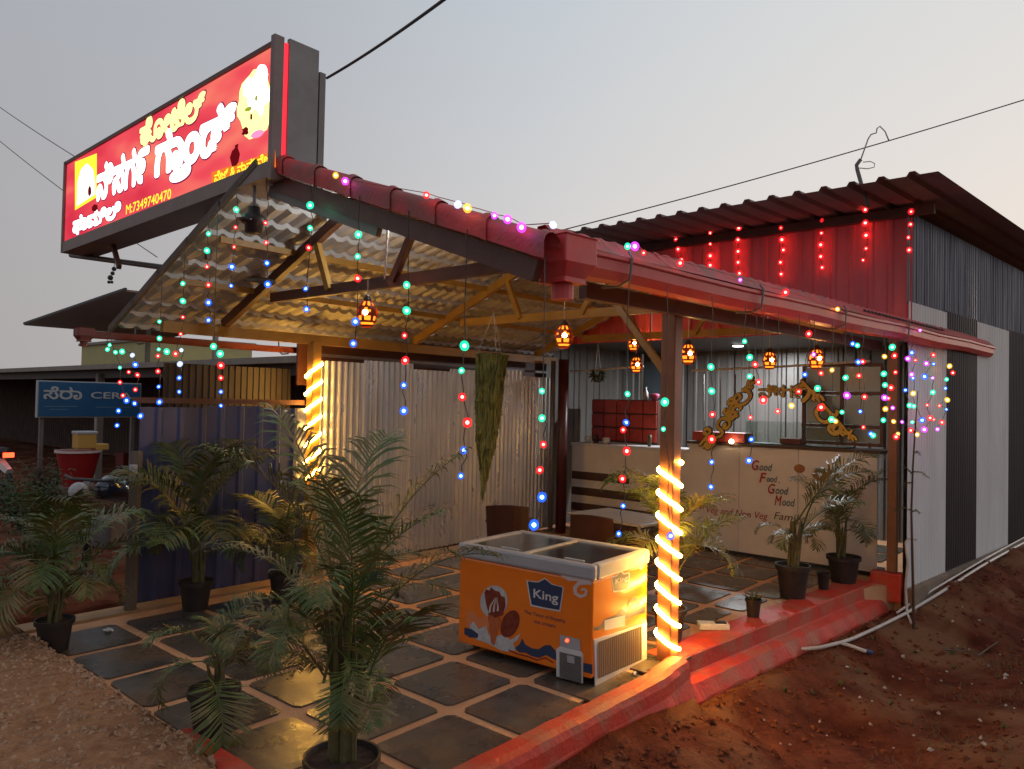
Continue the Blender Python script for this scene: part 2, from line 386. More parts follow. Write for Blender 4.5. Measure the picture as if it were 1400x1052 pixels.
# ------------------------------------------------------------------ patio
YL = 4.12
ow = lambda x: edge(x)
mb = MB()
out = [(-3.0, YL), (-3.0, -.12)]+[(x, ow(x)+.13) for x in (-.1, 0, 1, 2, 3, 3.9)]+[(3.9, -.6), (7.2, -.9), (7.2, YL)]
mb.poly([V((a, b, -.012)) for a, b in out], (0, 0, -1), .34)
patio = struct(mb.build('patio_floor', M_JOINT))
def tile_poly(x0, x1, y0, y1, c, rg):
    j = lambda: rg.uniform(-.008, .008)
    return [V((x0+c+j(), y0+j(), 0)), V((x1-c+j(), y0+j(), 0)), V((x1+j(), y0+c, 0)), V((x1+j(), y1-c, 0)), V((x1-c, y1+j(), 0)), V((x0+c, y1+j(), 0)), V((x0+j(), y1-c, 0)), V((x0+j(), y0+c, 0))]
rg = random.Random(2)
xj = [-1.70+.665*k for k in range(-2, 13)]; yj = [-.14+.64*k for k in range(7)]
for i in range(len(xj)-1):
    for j in range(len(yj)-1):
        x0, x1, y0, y1 = xj[i]+.042, xj[i+1]-.042, yj[j]+.040, yj[j+1]-.040
        x0 = max(x0, -2.93); x1 = min(x1, 6.9)
        lim = max(ow(x0)+.36, ow(x1)+.36) if x0 > -.2 else (-.09)
        y0 = max(y0, lim); y1 = min(y1, YL-.28)
        if x1-x0 < .15 or y1-y0 < .12: continue
        tm = MB(); tm.poly(tile_poly(x0, x1, y0, y1, .035, rg), (0, 0, -1), .016)
        t_ = rg.uniform(-.002, .002)
        tm.v = [(a, b, c+t_*(a-x0)*2) for a, b, c in tm.v]
        tm.build('floor_tile', M_TILE, patio)
# kerbs
def kerb(name, pts, m, prof, seed):
    mb = MB(); k = len(prof)
    P = []
    for a, b in zip(pts[:-1], pts[1:]):
        n = max(2, int((V(b)-V(a)).length/.05))
        P += [V(a).lerp(V(b), i/n) for i in range(n)]
    P.append(V(pts[-1])); m_ = len(P)
    for i, p in enumerate(P):
        d = (P[min(i+1, m_-1)]-P[max(i-1, 0)]).normalized(); s = V((d.y, -d.x, 0))
        for q, (a, z) in enumerate(prof):
            jt = .006 if q < k-2 else .022
            mb.v.append(tuple(p+s*(a+jt*noise.noise(V((p.x*6, p.y*6, q+seed))))+ZA*(z+jt*noise.noise(V((p.x*5, p.y*5, q+9+seed))))))
    for i in range(m_-1):
        for q in range(k-1): mb.f.append((i*k+q, i*k+q+1, (i+1)*k+q+1, (i+1)*k+q))
    mb.f += [tuple(range(k)), tuple((m_-1)*k+q for q in range(k))[::-1]]
    return struct(mb.build(name, m, smooth=False))
kp = [(-.08, -.03), (-.08, .035), (-.055, .055), (.03, .055), (.07, .04), (.085, .0), (.09, -.08), (.13, -.2), (.15, -.34)]
kerb('front_kerb', [(-3.0, 1.25, 0), (-3.0, -.17, 0)], M_KERB, kp, 1)
kerb('front_kerb_side', [(-3.02, -.165, 0), (-.45, -.165, 0), (-.02, -.10, 0)], M_KERB, kp, 2)
rp = [(-.26, -.02), (-.26, .004), (0, .008), (.012, -.004), (.018, -.12), (.03, -.13), (.10, -.16), (.15, -.27), (.17, -.42)]
kerb('side_kerb', [(.02, edge(.02), 0)]+[(x, edge(x), 0) for x in (1, 2, 3, 3.78)], M_KERB, rp, 3)
mb = MB().box((3.86, -.47, -.03), (.17, .30, .30)); struct(mb.build('kerb_end_block', M_KERB, bevel=.012))
mb = MB().box((-.02, -.12, -.14), (.10, .05, .32)); struct(mb.build('kerb_stub', M_KERBD))
mb = MB().box((.6, YL-.12, -.005), (7.2, .22, .03)); struct(mb.build('wall_plinth', mat('tan_strip', (.30, .18, .09), (.40, .25, .13), 3, .8, bump=.2)))

# ------------------------------------------------------------------ canopy
cn = thing('patio_canopy', 'open gabled canopy with grey tile sheet roof, brown and yellow trusses over the patio', 'canopy', (0, 0, 0))
YR, ZR, SLR, SLL = 2.05, 3.50, .36, .42           # ridge line, slopes of the two sides
zr = lambda y: ZR-SLR*(YR-y)
zl = lambda y: ZR-SLL*(y-YR)
XF = -2.05
def post(name, x, y, h, s, m, lean=0):
    return MB().box((x, y, h/2), (s, s, h)).build(name, m, cn, bevel=.008)
post('post', 0, .0, 2.56, .115, M_POST); pL = post('post', -.30, 4.08, 2.45, .11, M_GOLD)
MB().box((3.86, -.52, 1.4), (.09, .09, 2.55)).build('post', M_POST, cn, bevel=.006)
# dark round pillar with grey pipe
mb = MB().tube([(3.72, 3.82, 0), (3.72, 3.82, 2.48)], .075, 16); mb.build('round_post', mat('maroon_paint', (.06, .010, .010), (.09, .018, .016), 5, .4), cn, smooth=True)
MB().tube([(3.62, 3.93, 0), (3.62, 3.93, 2.46)], .035, 10).build('pipe', M_GREY, cn, smooth=True)
MB().beam((-1.18, -.04, 2.545), (3.9, -.36, 2.545), .06, .10).build('eave_beam', M_BROWN, cn)
MB().beam((-1.9, YL-.02, 2.47), (3.9, YL-.02, 2.47), .06, .10).build('eave_beam', M_GOLD, cn)
for k, (tx, m, m2) in enumerate(((-1.30, M_BROWN, M_GOLD), (1.1, M_GOLD, M_GOLD), (3.45, M_GOLD, M_GOLD))):
    zo = -.09
    tr = MB().beam((tx, -.02-.035*max(tx, 0), zr(-.02)+zo), (tx, YR, ZR+zo), .055, .085).build('truss_rafter', m, cn)
    MB().beam((tx, YR, ZR+zo), (tx, YL, zl(YL)+zo), .055, .085).build('truss_rafter', m, cn)
    ch = MB().beam((tx+.03, .35, zr(.35)+zo-.06), (tx+.03, 3.32, zr(.35)+zo-.055), .05, .085).build('truss_chord', m, cn)
    zc = zr(.35)+zo-.06
    for (ya, yb, mm) in ((2.62, 2.42, m2), (1.35, 1.62, m)):
        zt = (zl(ya) if ya > YR else zr(ya))+zo
        MB().beam((tx, ya, zt), (tx, yb, zc), .045, .055).build('truss_web', mm, cn)
    if k: MB().beam((tx, .9, zc), (tx, .2, zr(.2)+zo), .04, .05).build('truss_web', m, cn)
MB().beam((.08, .06, 2.05), (.08, .75, zr(.75)-.13), .04, .05).build('knee_brace', M_GOLD, cn)
for y in (2.9, 3.55): MB().beam((-2.0, y, zl(y)-.055), (3.9, y, zl(y)-.055), .04, .05).build('purlin', M_GOLD, cn)
MB().beam((-2.0, 1.2, zr(1.2)-.055), (3.9, 1.2, zr(1.2)-.055), .04, .05).build('purlin', M_BROWN, cn)
# roof sheets with stepped tile profile
def tile_sheet(side, wd=.92):
    pitch, st, lift = .145, .225, .025; slope = SLR if side < 0 else SLL
    ln = (YR+.42) if side < 0 else (4.62-YR); n = int(math.ceil(ln/st)); mb = MB(); per = 7; nu = int(round(wd/pitch*per))
    rows = []
    for k in range(n):
        a, b = k*st, min((k+1)*st, ln)
        rows += [(a+.002, 0), (b, lift)]
    for s, h in rows:
        for i in range(nu+1):
            x = wd*i/nu; ph = (x/pitch) % 1
            wv = .027*(math.sin(math.pi*min(1, ph/.55)) if ph < .55 else 0)
            mb.v.append((x, side*s, -slope*s+h*.9+wv-(.030 if h == 0 else .012)))
    m = nu+1
    for r in range(len(rows)-1):
        for i in range(nu): mb.f.append((r*m+i, r*m+i+1, (r+1)*m+i+1, (r+1)*m+i))
    return mb.mesh('roof_sheet')
for side in (1, -1):
    me = tile_sheet(side); me.materials.append(M_UNDER)
    for k in range(7):
        o = bpy.data.objects.new('roof_sheet', me); col.objects.link(o); o.parent = cn
        o.location = (XF-.08*(side > 0)+k*.885, YR, ZR+.004*(k % 2)+.035)
# red rake tiles up the front edge of the right slope, fascia under them
for k in range(7):
    y0 = -.50+k*.385; y1 = y0+.43; mb = MB(); n = 8
    for (y, s, dz) in ((y0, 1.10, .055), (y0+.04, 1.10, .062), (y0+.06, 1.0, .055), (y1, .96, .05)):
        for i in range(n+1):
            a = math.pi*(i/n)*1.15-.25
            mb.v.append((XF-.02-.062*s*math.cos(a)*1.0, y, zr(y)+dz-.02+.055*s*math.sin(a)))
        mb.v.append((XF-.082*s+.005, y, zr(y)-.045+.012*noise.noise(V((y*9, 0, 2)))))
    m = n+2
    for r in range(3):
        for i in range(n): mb.f.append((r*m+i, r*m+i+1, (r+1)*m+i+1, (r+1)*m+i))
        mb.f.append((r*m+n+1, r*m, (r+1)*m, (r+1)*m+n+1))
    mb.build('rake_tile', M_RTILE, cn, smooth=True)
MB().beam((XF+.02, -.38, zr(-.38)-.12), (XF+.02, YR, ZR-.12), .05, .11).build('fascia', M_BROWN, cn)
MB().beam((XF+.04, .9, zr(.9)-.20), (XF+.04, YR+.1, ZR-.16), .04, .08).build('sign_bracket', M_GREY, cn)
for k in range(5):
    y0 = 2.1+k*.5; MB().beam((XF-.10, y0, zl(y0)+.025+.008*(k % 2)), (XF-.10, y0+.51, zl(y0+.51)+.02), .03, .055).build('edge_strip', mat('weathered_edge', (.10, .075, .062), (.16, .12, .10), 7, .9), cn)
# gutters
def gutter(p, q, outw, m, hs):
    p, q = V(p), V(q); d = (q-p).normalized(); s = V(outw)
    sc_ = hs; prof = [(-.10, .10), (-.10, .0), (-.08, -.015), (.02, -.015), (.055, .03), (.06, .085), (.075, .095), (.075, .115), (.055, .115)]
    mb = MB()
    n = int((q-p).length/.6)
    for i in range(n+1):
        c = p.lerp(q, i/n)+ZA*(.006*math.sin(i*1.7))
        for a, z in prof: mb.v.append(tuple(c+s*a*sc_+ZA*z*sc_))
    k = len(prof)
    for i in range(n):
        for j in range(k-1): mb.f.append((i*k+j, (i+1)*k+j, (i+1)*k+j+1, i*k+j+1))
    mb.f.append(tuple(n*k+j for j in range(k)))
    g = mb.build('gutter', m, cn)
    h = MB()            # hopper head at the front end with its outlet
    c = p+d*.07; T = [(-.115, .135), (.125, .135)]
    def ring(w0, l0, z): return [tuple(c+s*a*sc_+d*b*sc_+ZA*z*sc_) for a, b in ((-w0, -l0), (w0, -l0), (w0, l0), (-w0, l0))]
    h.v = ring(.125, .125, .155)+ring(.125, .125, .02)+ring(.085, .085, -.05)+ring(.085, .085, -.075)
    for r in range(3):
        for i in range(4): h.f.append((r*4+i, r*4+(i+1) % 4, (r+1)*4+(i+1) % 4, (r+1)*4+i))
    h.f += [(0, 1, 2, 3), (12, 15, 14, 13)]
    h.build('hopper', m, g, bevel=.008)
    MB().tube([c-ZA*.07*sc_, c-ZA*.155*sc_], .058*sc_, 14).build('outlet', m, g, smooth=False)
    for t in (.35, 1.9, 3.4, 5.0):
        b = p+d*(t+.2); MB().tube([b+s*.06+ZA*.16, b+s*.085+ZA*.12, b+s*.072-ZA*.0, b+s*.0-ZA*.03, b-s*.12-ZA*.025], .008, 5).build('gutter_bracket', M_GREY, g)
    return g
gp, gq = V((-1.93, -.40, 2.535)), V((6.75, -.95, 2.60))
gd = (gq-gp).normalized(); gn = V((gd.y, -gd.x, 0)).normalized()
gutter(gp, gq, gn, M_RED, 1)
gl = gutter((-2.42, 4.66, 2.36), (3.9, 4.66, 2.36), (0, 1, 0), mat('shaded_red_gutter', (.26, .05, .042), (.15, .035, .03), 3, .6), .55)  # darker than the right gutter: shade under the eave is put into the colour
# eave flashing over the right gutter: strips with small rib gaps
L_ = (gq-gp).length
for k in range(9):
    a = gp+gd*(L_*k/9-.02); b = gp+gd*(L_*(k+1)/9+.02); mb = MB(); n = 24
    for i in range(n+1):
        c = a.lerp(b, i/n); wv = .006*math.sin(i*1.9+k)+.006*(k % 2)*.4
        mb.v += [tuple(c+gn*.07+ZA*.122), tuple(c+gn*.03+ZA*.15), tuple(c-gn*.05+ZA*(.225+wv)), tuple(c-gn*.10+ZA*(.222+wv)), tuple(c-gn*.11+ZA*.16)]
    for i in range(n):
        for j in range(4): mb.f.append((i*5+j, (i+1)*5+j, (i+1)*5+j+1, i*5+j+1))
    mb.build('eave_flashing', M_RTILE, cn)
mb = MB()
for i in range(26):
    c = gp+gd*(4.2+i*.093); MB().beam(c+gn*.03+ZA*.168, c+gn*.01+ZA*.186, .035, .012).build('rib_gap', M_BLACK, cn)

# ------------------------------------------------------------------ left side walls
sw = thing('side_wall', 'galvanised corrugated sheet wall along the patio behind the yellow beam', 'wall', (0, YL, 0))
for k in range(6):
    x0 = -.26+k*.68; h = 2.24+.04*math.sin(k*2.1)
    sheet((x0, YL+.03+.012*(k % 2), .02), XA, ZA, -YA, .74, h, .082, .016).build('corrugated_sheet', M_GALV, sw, smooth=True)
MB().beam((-.3, YL+.06, 2.32), (3.8, YL+.06, 2.30), .03, .03).build('rail', M_GREY, sw)
MB().box((2.25, YL+.36, 2.30), (5.0, .03, .62)).build('eave_board', M_BROWN, sw)
bw = thing('blue_wall', 'dark blue ribbed sheet wall beside the post wrapped in lights', 'wall', (-1.2, YL, 0))
for k in range(3):
    sheet((-2.06+k*.60, YL+.0+.01*(k % 2), .0), XA, ZA, -YA, .62, 1.74+.02*(k % 2), .205, .022, 'box').build('ribbed_sheet', M_BLUE, bw)
sheet((-1.62, YL+.55, 1.55), XA, ZA, -YA, 1.42, .62, .07, .012, 'box').build('upper_sheet', M_DARKS, bw)
MB().beam((-2.1, YL+.06, 1.80), (-.35, YL+.06, 1.80), .04, .05).build('rail', M_BROWN, bw)

# ------------------------------------------------------------------ restaurant building
rb = thing('restaurant_building', 'sheet metal hall with red upper front, striped black and white side and ribbed roof', 'building', (4, 0, 0))
XW = 3.92
for k in range(7):
    y1 = 4.9-k*.80; y0 = max(y1-.80, -.68)
    sheet((XW+.004*(k % 2), y1, 2.72), -YA, ZA, -XA, y1-y0, 1.27, .20, .016, 'box').build('front_sheet', M_REDW, rb)
sk = V((1, -.092, 0)).normalized(); sn = V((sk.y, -sk.x, 0)).normalized()
cx = V((3.84, -.665, 0)); xs = [0, 1.20, 2.45, 3.95, 5.5, 7.2, 9.2, 11.5]
for k in range(7):
    a, b = xs[k], xs[k+1]
    sheet(cx+sk*a+ZA*(-.02+.0), sk, ZA, sn, b-a+.02, 3.03 if k % 2 == 0 else 3.05, .085, .011).build('side_sheet', M_DARKS if k % 2 else M_WHITES, rb, smooth=True)
    sheet(cx+sk*a+ZA*3.0-sn*.02, sk, ZA, sn, b-a+.02, .97, .085, .020).build('upper_side_sheet', M_NAVY, rb, smooth=True)
rc = V((3.3, -1.05, 4.19)); rs = V((1, -.085, .004)).normalized()
for k in range(8):
    y = -1.15+k*.81
    sheet((2.8, y, 4.055), YA, rs, ZA, .83, 11.5, .27, .04, 'box').build('roof_sheet', M_ROOFD, rb)
MB().beam((3.86, -.9, 3.97), (3.86, 5.2, 3.97), .06, .10).build('roof_beam', M_BROWN, rb)
MB().box((5.4, 1.9, 2.78), (2.9, 5.0, .03)).build('ceiling', mat('dark_ceiling', (.06, .055, .05), (.09, .08, .075), 3, .5), rb)
for k in range(6): sheet((6.7, 4.3-k*.85, .0), -YA, ZA, -XA, .87, 2.78, .2, .02, 'box').build('back_sheet', M_INT, rb)
for k in range(4): sheet((3.95+k*.7, 4.32, 0), XA, ZA, -YA, .72, 2.78, .2, .02, 'box').build('inner_sheet', M_INT, rb)
sheet(cx+V((.05, .05, 0)), sk, ZA, -sn, 2.8, 2.78, .2, .02, 'box').build('inner_sheet', M_INT, rb)
# plinth under side wall
mb = MB(); mb.beam(cx+V((-.02, -.03, -.17)), cx+sk*11.5+V((0, -.03, -.17)), .10, .30); mb.build('plinth', M_PLINTH, rb)
# window in the front, right of the counter
wf = MB(); Xw = 4.16
pa, pb = pt(1100, 512, X=Xw), pt(1206, 612, X=Xw)
y0, y1, z0, z1 = pb.y, pa.y, pb.z+.02, 2.36
for z in (z0, z0+(z1-z0)*.22, z0+(z1-z0)*.64, z1): wf.box((Xw, (y0+y1)/2, z), (.04, y1-y0+.04, .035))
for y in (y0, y0+(y1-y0)*.5, y1): wf.box((Xw-.002, y, (z0+z1)/2), (.045, .035, z1-z0))
wo = wf.build('window', M_BROWN, rb)
M_PANE = mat('frosted_pane', (.40, .47, .44), (.33, .40, .38), 3, .15, coat=.5)
for i in range(2):
    for a, b in ((0, .22), (.22, .64), (.64, 1)):
        MB().box((Xw+.012, y0+(y1-y0)*(i+.5)/2, z0+(z1-z0)*(a+b)/2), (.006, (y1-y0)/2-.05, (z1-z0)*(b-a)-.05)).build('pane', M_PANE, wo)
# tall narrow opening with pale frame at the inner left
wl = MB().box((6.62, 3.95, 1.85), (.05, .55, 1.5)).build('inner_door', mat('blue_grey_pane', (.10, .13, .16), None, rough=.25), rb)
MB().box((6.58, 3.64, 1.85), (.06, .09, 1.5)).build('door_frame', M_WHITE, wl)
# conduit across the front
cdp = MB().tube([pt(780, 508, X=4.0), pt(822, 506, X=4.0), pt(880, 501, X=4.0)], .014, 8); cdp.build('conduit', M_PVC, rb)
MB().tube([pt(945, 507, X=4.0), pt(1060, 502, X=4.0), pt(1190, 494, X=4.0)], .014, 8).build('conduit', M_PVC, rb)
for px in (962, 985, 1005): MB().tube([pt(px, 512, X=5.2), pt(px, 575, X=5.2)], .012, 6).build('hanging_rod', M_GREY, rb)

# ------------------------------------------------------------------ counters
ct = thing('service_counter', 'pale board counter with Good Food Good Mood lettering', 'counter', (4.1, .9, 0))
ys = [2.02, 1.32, .58, -.30]
for a, b in zip(ys[:-1], ys[1:]): MB().box((4.12, (a+b)/2, .70), (.03, a-b-.006, 1.32)).build('front_board', M_CREAM, ct)
MB().box((4.34, .86, 1.375), (.50, 2.4, .035)).build('counter_top', M_DBROWN, ct)
MB().box((4.3, .86, .02), (.36, 2.3, .04)).build('base', M_BLACK, ct)
M_TXR, M_TXB, M_TXK = mat('red_letter', (.36, .03, .025), None), mat('blue_letter', (.04, .10, .16), None), mat('dark_letter', (.05, .04, .04), None)
xn = V((-1, 0, 0)); Xc = 4.1
def ctext(body, m, x0, yb, x1, yt, shear=.15, off=.0):
    a = pt(x0, yb, X=Xc); b = pt(x1, yb, X=Xc); c = pt(x0, yt, X=Xc)
    text_fit('lettering', body, m, ct, V((Xc, a.y, a.z)), -YA, ZA, xn, abs(a.y-b.y), abs(c.z-a.z), off, shear, .004)
for (g1, g2, x, y) in (('G', 'ood', 1028, 643), ('F', 'ood ,', 1038, 660), ('G', 'ood', 1050, 675), ('M', 'ood', 1059, 691)):
    ctext(g1, M_TXR, x, y, x+10, y-14, .25, .02); ctext(g2, M_TXB, x+10.5, y+.5, x+28, y-10, .25, .01)
ctext('Veg and Non Veg', M_TXR, 966, 704, 1050, 692, .25, .0)
ctext('Family', M_TXK, 1058, 713, 1100, 700, .25, .0)
for px, py, rx, ry in ((1128, 650, 14, 9), (1093, 641, 6, 6)):      # orange printed dishes
    c = pt(px, py, X=Xc-.004); k = (c-CAM).dot(fw)/F_PX
    MB().poly([c+YA*(rx*k*math.cos(t*.5236))*1.3+ZA*(ry*k*math.sin(t*.5236)) for t in range(12)]).build('printed_dish', mat('dish_print', (.42, .17, .03), (.26, .08, .03), 14, .5), ct)
c2 = thing('striped_counter', 'pale counter with dark brown horizontal bands behind the tables', 'counter', (4.1, 3, 0))
MB().box((4.14, 2.98, .63), (.04, 1.92, 1.22)).build('front_board', M_CREAM, c2)
MB().box((4.34, 2.98, 1.255), (.48, 1.94, .04)).build('counter_top', M_WHITE, c2)
for k, (z, ye) in enumerate(((.80, 2.93), (.57, 2.75), (.34, 2.55))): MB().box((4.108, (3.92+ye)/2, z), (.03, 3.92-ye, .115)).build('band', M_DBROWN, c2, bevel=.01)
# red tiled cabinet on the back counter
rtc = thing('red_tile_cabinet', 'red tiled box with three rows of tiles standing behind the striped counter', 'cabinet', (4.7, 3.3, 1.2))
A, B = pt(809, 546, X=4.6), pt(897, 604, X=4.6)
MB().box((4.78, (A.y+B.y)/2, (1.28+A.z)/2), (.30, A.y-B.y, A.z-1.28)).build('box', M_DBROWN, rtc)
for i in range(5):
    for j in range(3):
        dy = (A.y-B.y)/5; dz = (A.z-1.30)/3
        MB().box((4.615-.01*((i+j) % 2)*.3, A.y-dy*(i+.5), A.z-dz*(j+.5)), (.03, dy-.012, dz-.022)).build('tile', mat('red_glazed_tile', (.40, .035, .028), (.30, .028, .022), 8, .35), rtc, bevel=.006)
def small(name, label, cat, prof, m, p, n=12, group=None):
    return tag(MB().lathe(prof, n, p).build(name, m, smooth=True), label, cat, group)
small('bottle', 'pale bottle on top of the red tiled box', 'bottle', [(.001, 0), (.035, 0), (.035, .11), (.013, .15), (.013, .19), (.001, .19)], M_WHITE, (4.75, pt(883, 545, X=4.75).y, A.z))
small('flower_bowl', 'small pink bowl on top of the red tiled box', 'bowl', [(.001, 0), (.03, 0), (.075, .06), (.07, .09), (.03, .10), (.001, .09)], mat('pink_glaze', (.50, .10, .20), None), (4.75, pt(893, 545, X=4.75).y-.02, A.z))
# things on the counter top
gcs = thing('display_case', 'low glass food case on the lettered counter', 'display case', (4.3, .8, 1.39))
for y in (1.25, .05): MB().box((4.3, y, 1.53), (.34, .012, .27)).build('end_pane', glass('clear_glass', (.9, .95, .93), .86), gcs)
MB().box((4.13, .65, 1.53), (.008, 1.19, .27)).build('front_pane', glass('clear_glass', (.9, .95, .93)), gcs)
MB().box((4.3, .65, 1.672), (.36, 1.23, .012)).build('top_pane', glass('clear_glass', (.9, .95, .93)), gcs)
MB().box((4.3, .65, 1.40), (.34, 1.2, .014)).build('shelf', M_DGREY, gcs)
tag(MB().box((4.25, 1.62, 1.46), (.26, .72, .12)).build('red_box', mat('red_cardboard', (.42, .05, .035), (.32, .04, .03), 6, .6), bevel=.008), 'long red box at the end of the lettered counter', 'box')
tag(MB().box((4.3, .72, 1.445), (.2, .26, .07)).build('red_tray', mat('red_tray', (.28, .03, .03), None), bevel=.01), 'small red tray inside the glass food case', 'tray')
for (y, h, rr, m, lab) in ((3.75, .10, .05, M_WHITE, 'white cup at the wall end of the striped counter'), (3.6, .13, .04, M_CHAIR, 'dark brown jar between two white cups on the striped counter'), (3.42, .09, .06, M_WHITE, 'wide white bowl beside the dark jar on the striped counter'),
        (2.45, .12, .04, M_WHITE, 'slim white cup below the red tiled box end'), (2.3, .08, .06, M_CREAM, 'low cream bowl at the post end of the striped counter'), (2.7, .16, .03, M_STEM, 'tall thin green jar on the striped counter')):
    small('jar', lab, 'jar', [(.001, 0), (rr*.8, 0), (rr, h*.5), (rr*.9, h), (.001, h)], m, (4.25, y, 1.276), 10)

# golden arched lettering over the counter
arch = thing('arched_lettering', 'gold letters with dark outline arched over the lettered counter', 'lettering', (4.05, .9, 1.45))
M_GLET = mat('gold_letter', (.72, .46, .07), (.60, .36, .05), 30, .4); M_KLET = mat('letter_edge', (.03, .015, .01), None)
def aletter(body, cxp, cyp, sz, rot):
    c = pt(cxp, cyp, X=4.02); k = (c-CAM).dot(fw)/F_PX; me, x0, y0, x1, y1 = text_mesh(body, .02)
    me2, X0, Y0, X1, Y1 = text_mesh(body, .06)
    s = .87*sz*k/(y1-y0); q = Matrix.Rotation(rot, 2)
    for mm, m_, lift in ((me2, M_KLET, 0), (me, M_GLET, .012)):
        for v in mm.vertices:
            a = q @ V(((v.co.x-(x0+x1)/2)*s*1.25, (v.co.y-(y0+y1)/2)*s)); v.co = c-YA*a.x+ZA*a.y-XA*(lift+v.co.z*s*.3)
        link('letter' if m_ is M_GLET else 'letter_backing', mm, m_, arch)
for b, x, y, s, r in (('ಹೋ', 981, 585, 30, 50), ('ಟೆ', 1000, 560, 28, 46), ('ಲ್', 1020, 538, 28, 38), ('ನಿ', 1050, 535, 20, 4), ('ಸ', 1066, 534, 17, 0), ('ಗ೯', 1086, 536, 19, -4), ('ಗ್ರಾ', 1122, 556, 34, -48), ('ಂ', 1140, 578, 14, -52), ('ಡ್', 1155, 592, 26, -52)):
    aletter(b, x, y, s, R(r))

# ------------------------------------------------------------------ illuminated sign
SX = -2.14
sg = thing('illuminated_sign', 'long red backlit signboard with white and yellow lettering on the canopy gable', 'sign', (SX, 1.9, 3.3))
yA, yB = 1.90, 5.92                      # right and left end
zb = lambda y: 3.375-.018*(y-yA); zt_ = lambda y: 4.325-.018*(y-yA)
def sq(mbx, y0, y1, fz0, fz1, x0, x1):
    vs_ = [V((x, y, f(y))) for x in (x0, x1) for (y, f) in ((y0, fz0), (y1, fz0), (y1, fz1), (y0, fz1))]
    return mbx.add(vs_, [(0, 1, 2, 3), (7, 6, 5, 4), (0, 4, 5, 1), (1, 5, 6, 2), (2, 6, 7, 3), (3, 7, 4, 0)])
sq(MB(), yA+.03, yB-.03, lambda y: zb(y)+.10, lambda y: zt_(y)-.03, SX+.02, SX+.30).build('box', M_GREY, sg)
frm = MB(); sq(frm, yA, yB, zb, lambda y: zb(y)+.11, SX-.02, SX+.30); frm.build('bottom_frame', mat('brown_grey_frame', (.19, .13, .118), (.24, .17, .155), 5, .5), sg)
frm = MB(); sq(frm, yA, yB, lambda y: zt_(y)-.03, zt_, SX-.02, SX+.30); frm.build('top_frame', M_BROWN, sg)
M_FRM = MATS['brown_grey_frame']
sq(MB(), yA-.012, yA+.035, lambda y: zb(y)-.02, lambda y: zt_(y)+.03, SX-.03, SX+.045).build('end_frame', M_FRM, sg); sq(MB(), yB-.03, yB, zb, zt_, SX-.024, SX+.32).build('end_frame', M_FRM, sg)
sq(MB(), yA-.004, yA+.01, lambda y: zb(y)+.12, lambda y: zt_(y)-.0, SX+.052, SX+.082).build('red_edge_light', emit('red_edge_light', (1, .03, .05), 1.6), sg)
frm = MB(); sq(frm, yA-.01, yA+.02, lambda y: zb(y)+.05, lambda y: zt_(y)+.04, SX+.088, SX+.33); frm.build('end_panel', mat('grey_end_panel', (.19, .175, .17), (.25, .23, .225), 5, .5), sg)
MB().beam((SX+.37, yA+.02, 3.32), (SX+.37, yA+.02, 4.22), .05, .05).build('back_post', M_GREY, sg)
# printed face
M_FACE = bpy.data.materials.new('sign_face'); M_FACE.use_nodes = True
t = M_FACE.node_tree; t.nodes.remove(t.nodes['Principled BSDF']); e = t.nodes.new('ShaderNodeEmission'); e.inputs[1].default_value = 1.0
g = t.nodes.new('ShaderNodeNewGeometry'); n1 = t.nodes.new('ShaderNodeTexNoise'); n1.inputs['Scale'].default_value = 1.3; n1.inputs['Detail'].default_value = 2
mp = t.nodes.new('ShaderNodeMapping'); mp.inputs['Rotation'].default_value = (R(35), 0, 0); mp.inputs['Scale'].default_value = (1, .7, 2.2)
t.links.new(g.outputs['Position'], mp.inputs[0]); t.links.new(mp.outputs[0], n1.inputs[0])
cr = t.nodes.new('ShaderNodeValToRGB'); el = cr.color_ramp.elements
el[0].position, el[0].color = .30, (.72, .035, .07, 1); el[1].position, el[1].color = .72, (1.0, .27, .17, 1); q = el.new(.5); q.color = (.90, .085, .11, 1)
t.links.new(n1.outputs[0], cr.inputs[0]); t.links.new(cr.outputs[0], e.inputs[0]); t.links.new(e.outputs[0], t.nodes['Material Output'].inputs[0])
MB().add([(SX, yA+.03, zb(yA)+.11), (SX, yB-.03, zb(yB)+.11), (SX, yB-.03, zt_(yB)-.03), (SX, yA+.03, zt_(yA)-.03)], [(0, 1, 2, 3)]).build('face', M_FACE, sg)
E_W, E_Y, E_LY, E_OR = emit('sign_white', (1, .97, .96), 2.6), emit('sign_yellow', (1, .86, .05), 1.25), emit('sign_pale_yellow', (1, .93, .30), 1.8), emit('sign_orange', (1, .22, .03), .95)
E_DK, E_PK, E_GR, E_SH = emit('sign_dark_red', (.20, .006, .01), .7), emit('sign_pink', (1, .30, .55), 1.2), emit('sign_green', (.45, .55, .05), .8), emit('sign_letter_shadow', (.30, .02, .10), .8)
def stext(body, m, x0, yb0, x1, yt0, off=.03, lift=.006, sh=True, dn=None):
    a = pt(x0, yb0, X=SX); b = pt(x1, yb0, X=SX); c = pt(x0, yt0, X=SX)
    wd_, ht_ = abs(a.y-b.y), abs(c.z-a.z)
    if sh: text_fit('letter_shadow', body, E_SH, sg, V((SX, a.y+.012, a.z-.012)), -YA, (ZA+YA*.018*0), xn, wd_+.024, ht_+.024, off+.015, 0, lift*.3)
    return text_fit('lettering', body, m, sg, V((SX, a.y, a.z)), -YA, ZA, xn, wd_, ht_, off, 0, lift)
stext('ಹೋಟೆಲ್', E_LY, 191, 204, 280, 167, .055)
stext('ನಿಸಗ೯', E_W, 132, 278, 203, 228, .06)
stext('ಗಾಂಡ್', E_W, 212, 246, 322, 186, .06)
stext('ೃ', E_W, 233, 254, 262, 232, .07, .010)
stext('M:7349740470', E_Y, 173, 294, 234, 281, .015, .006, False)
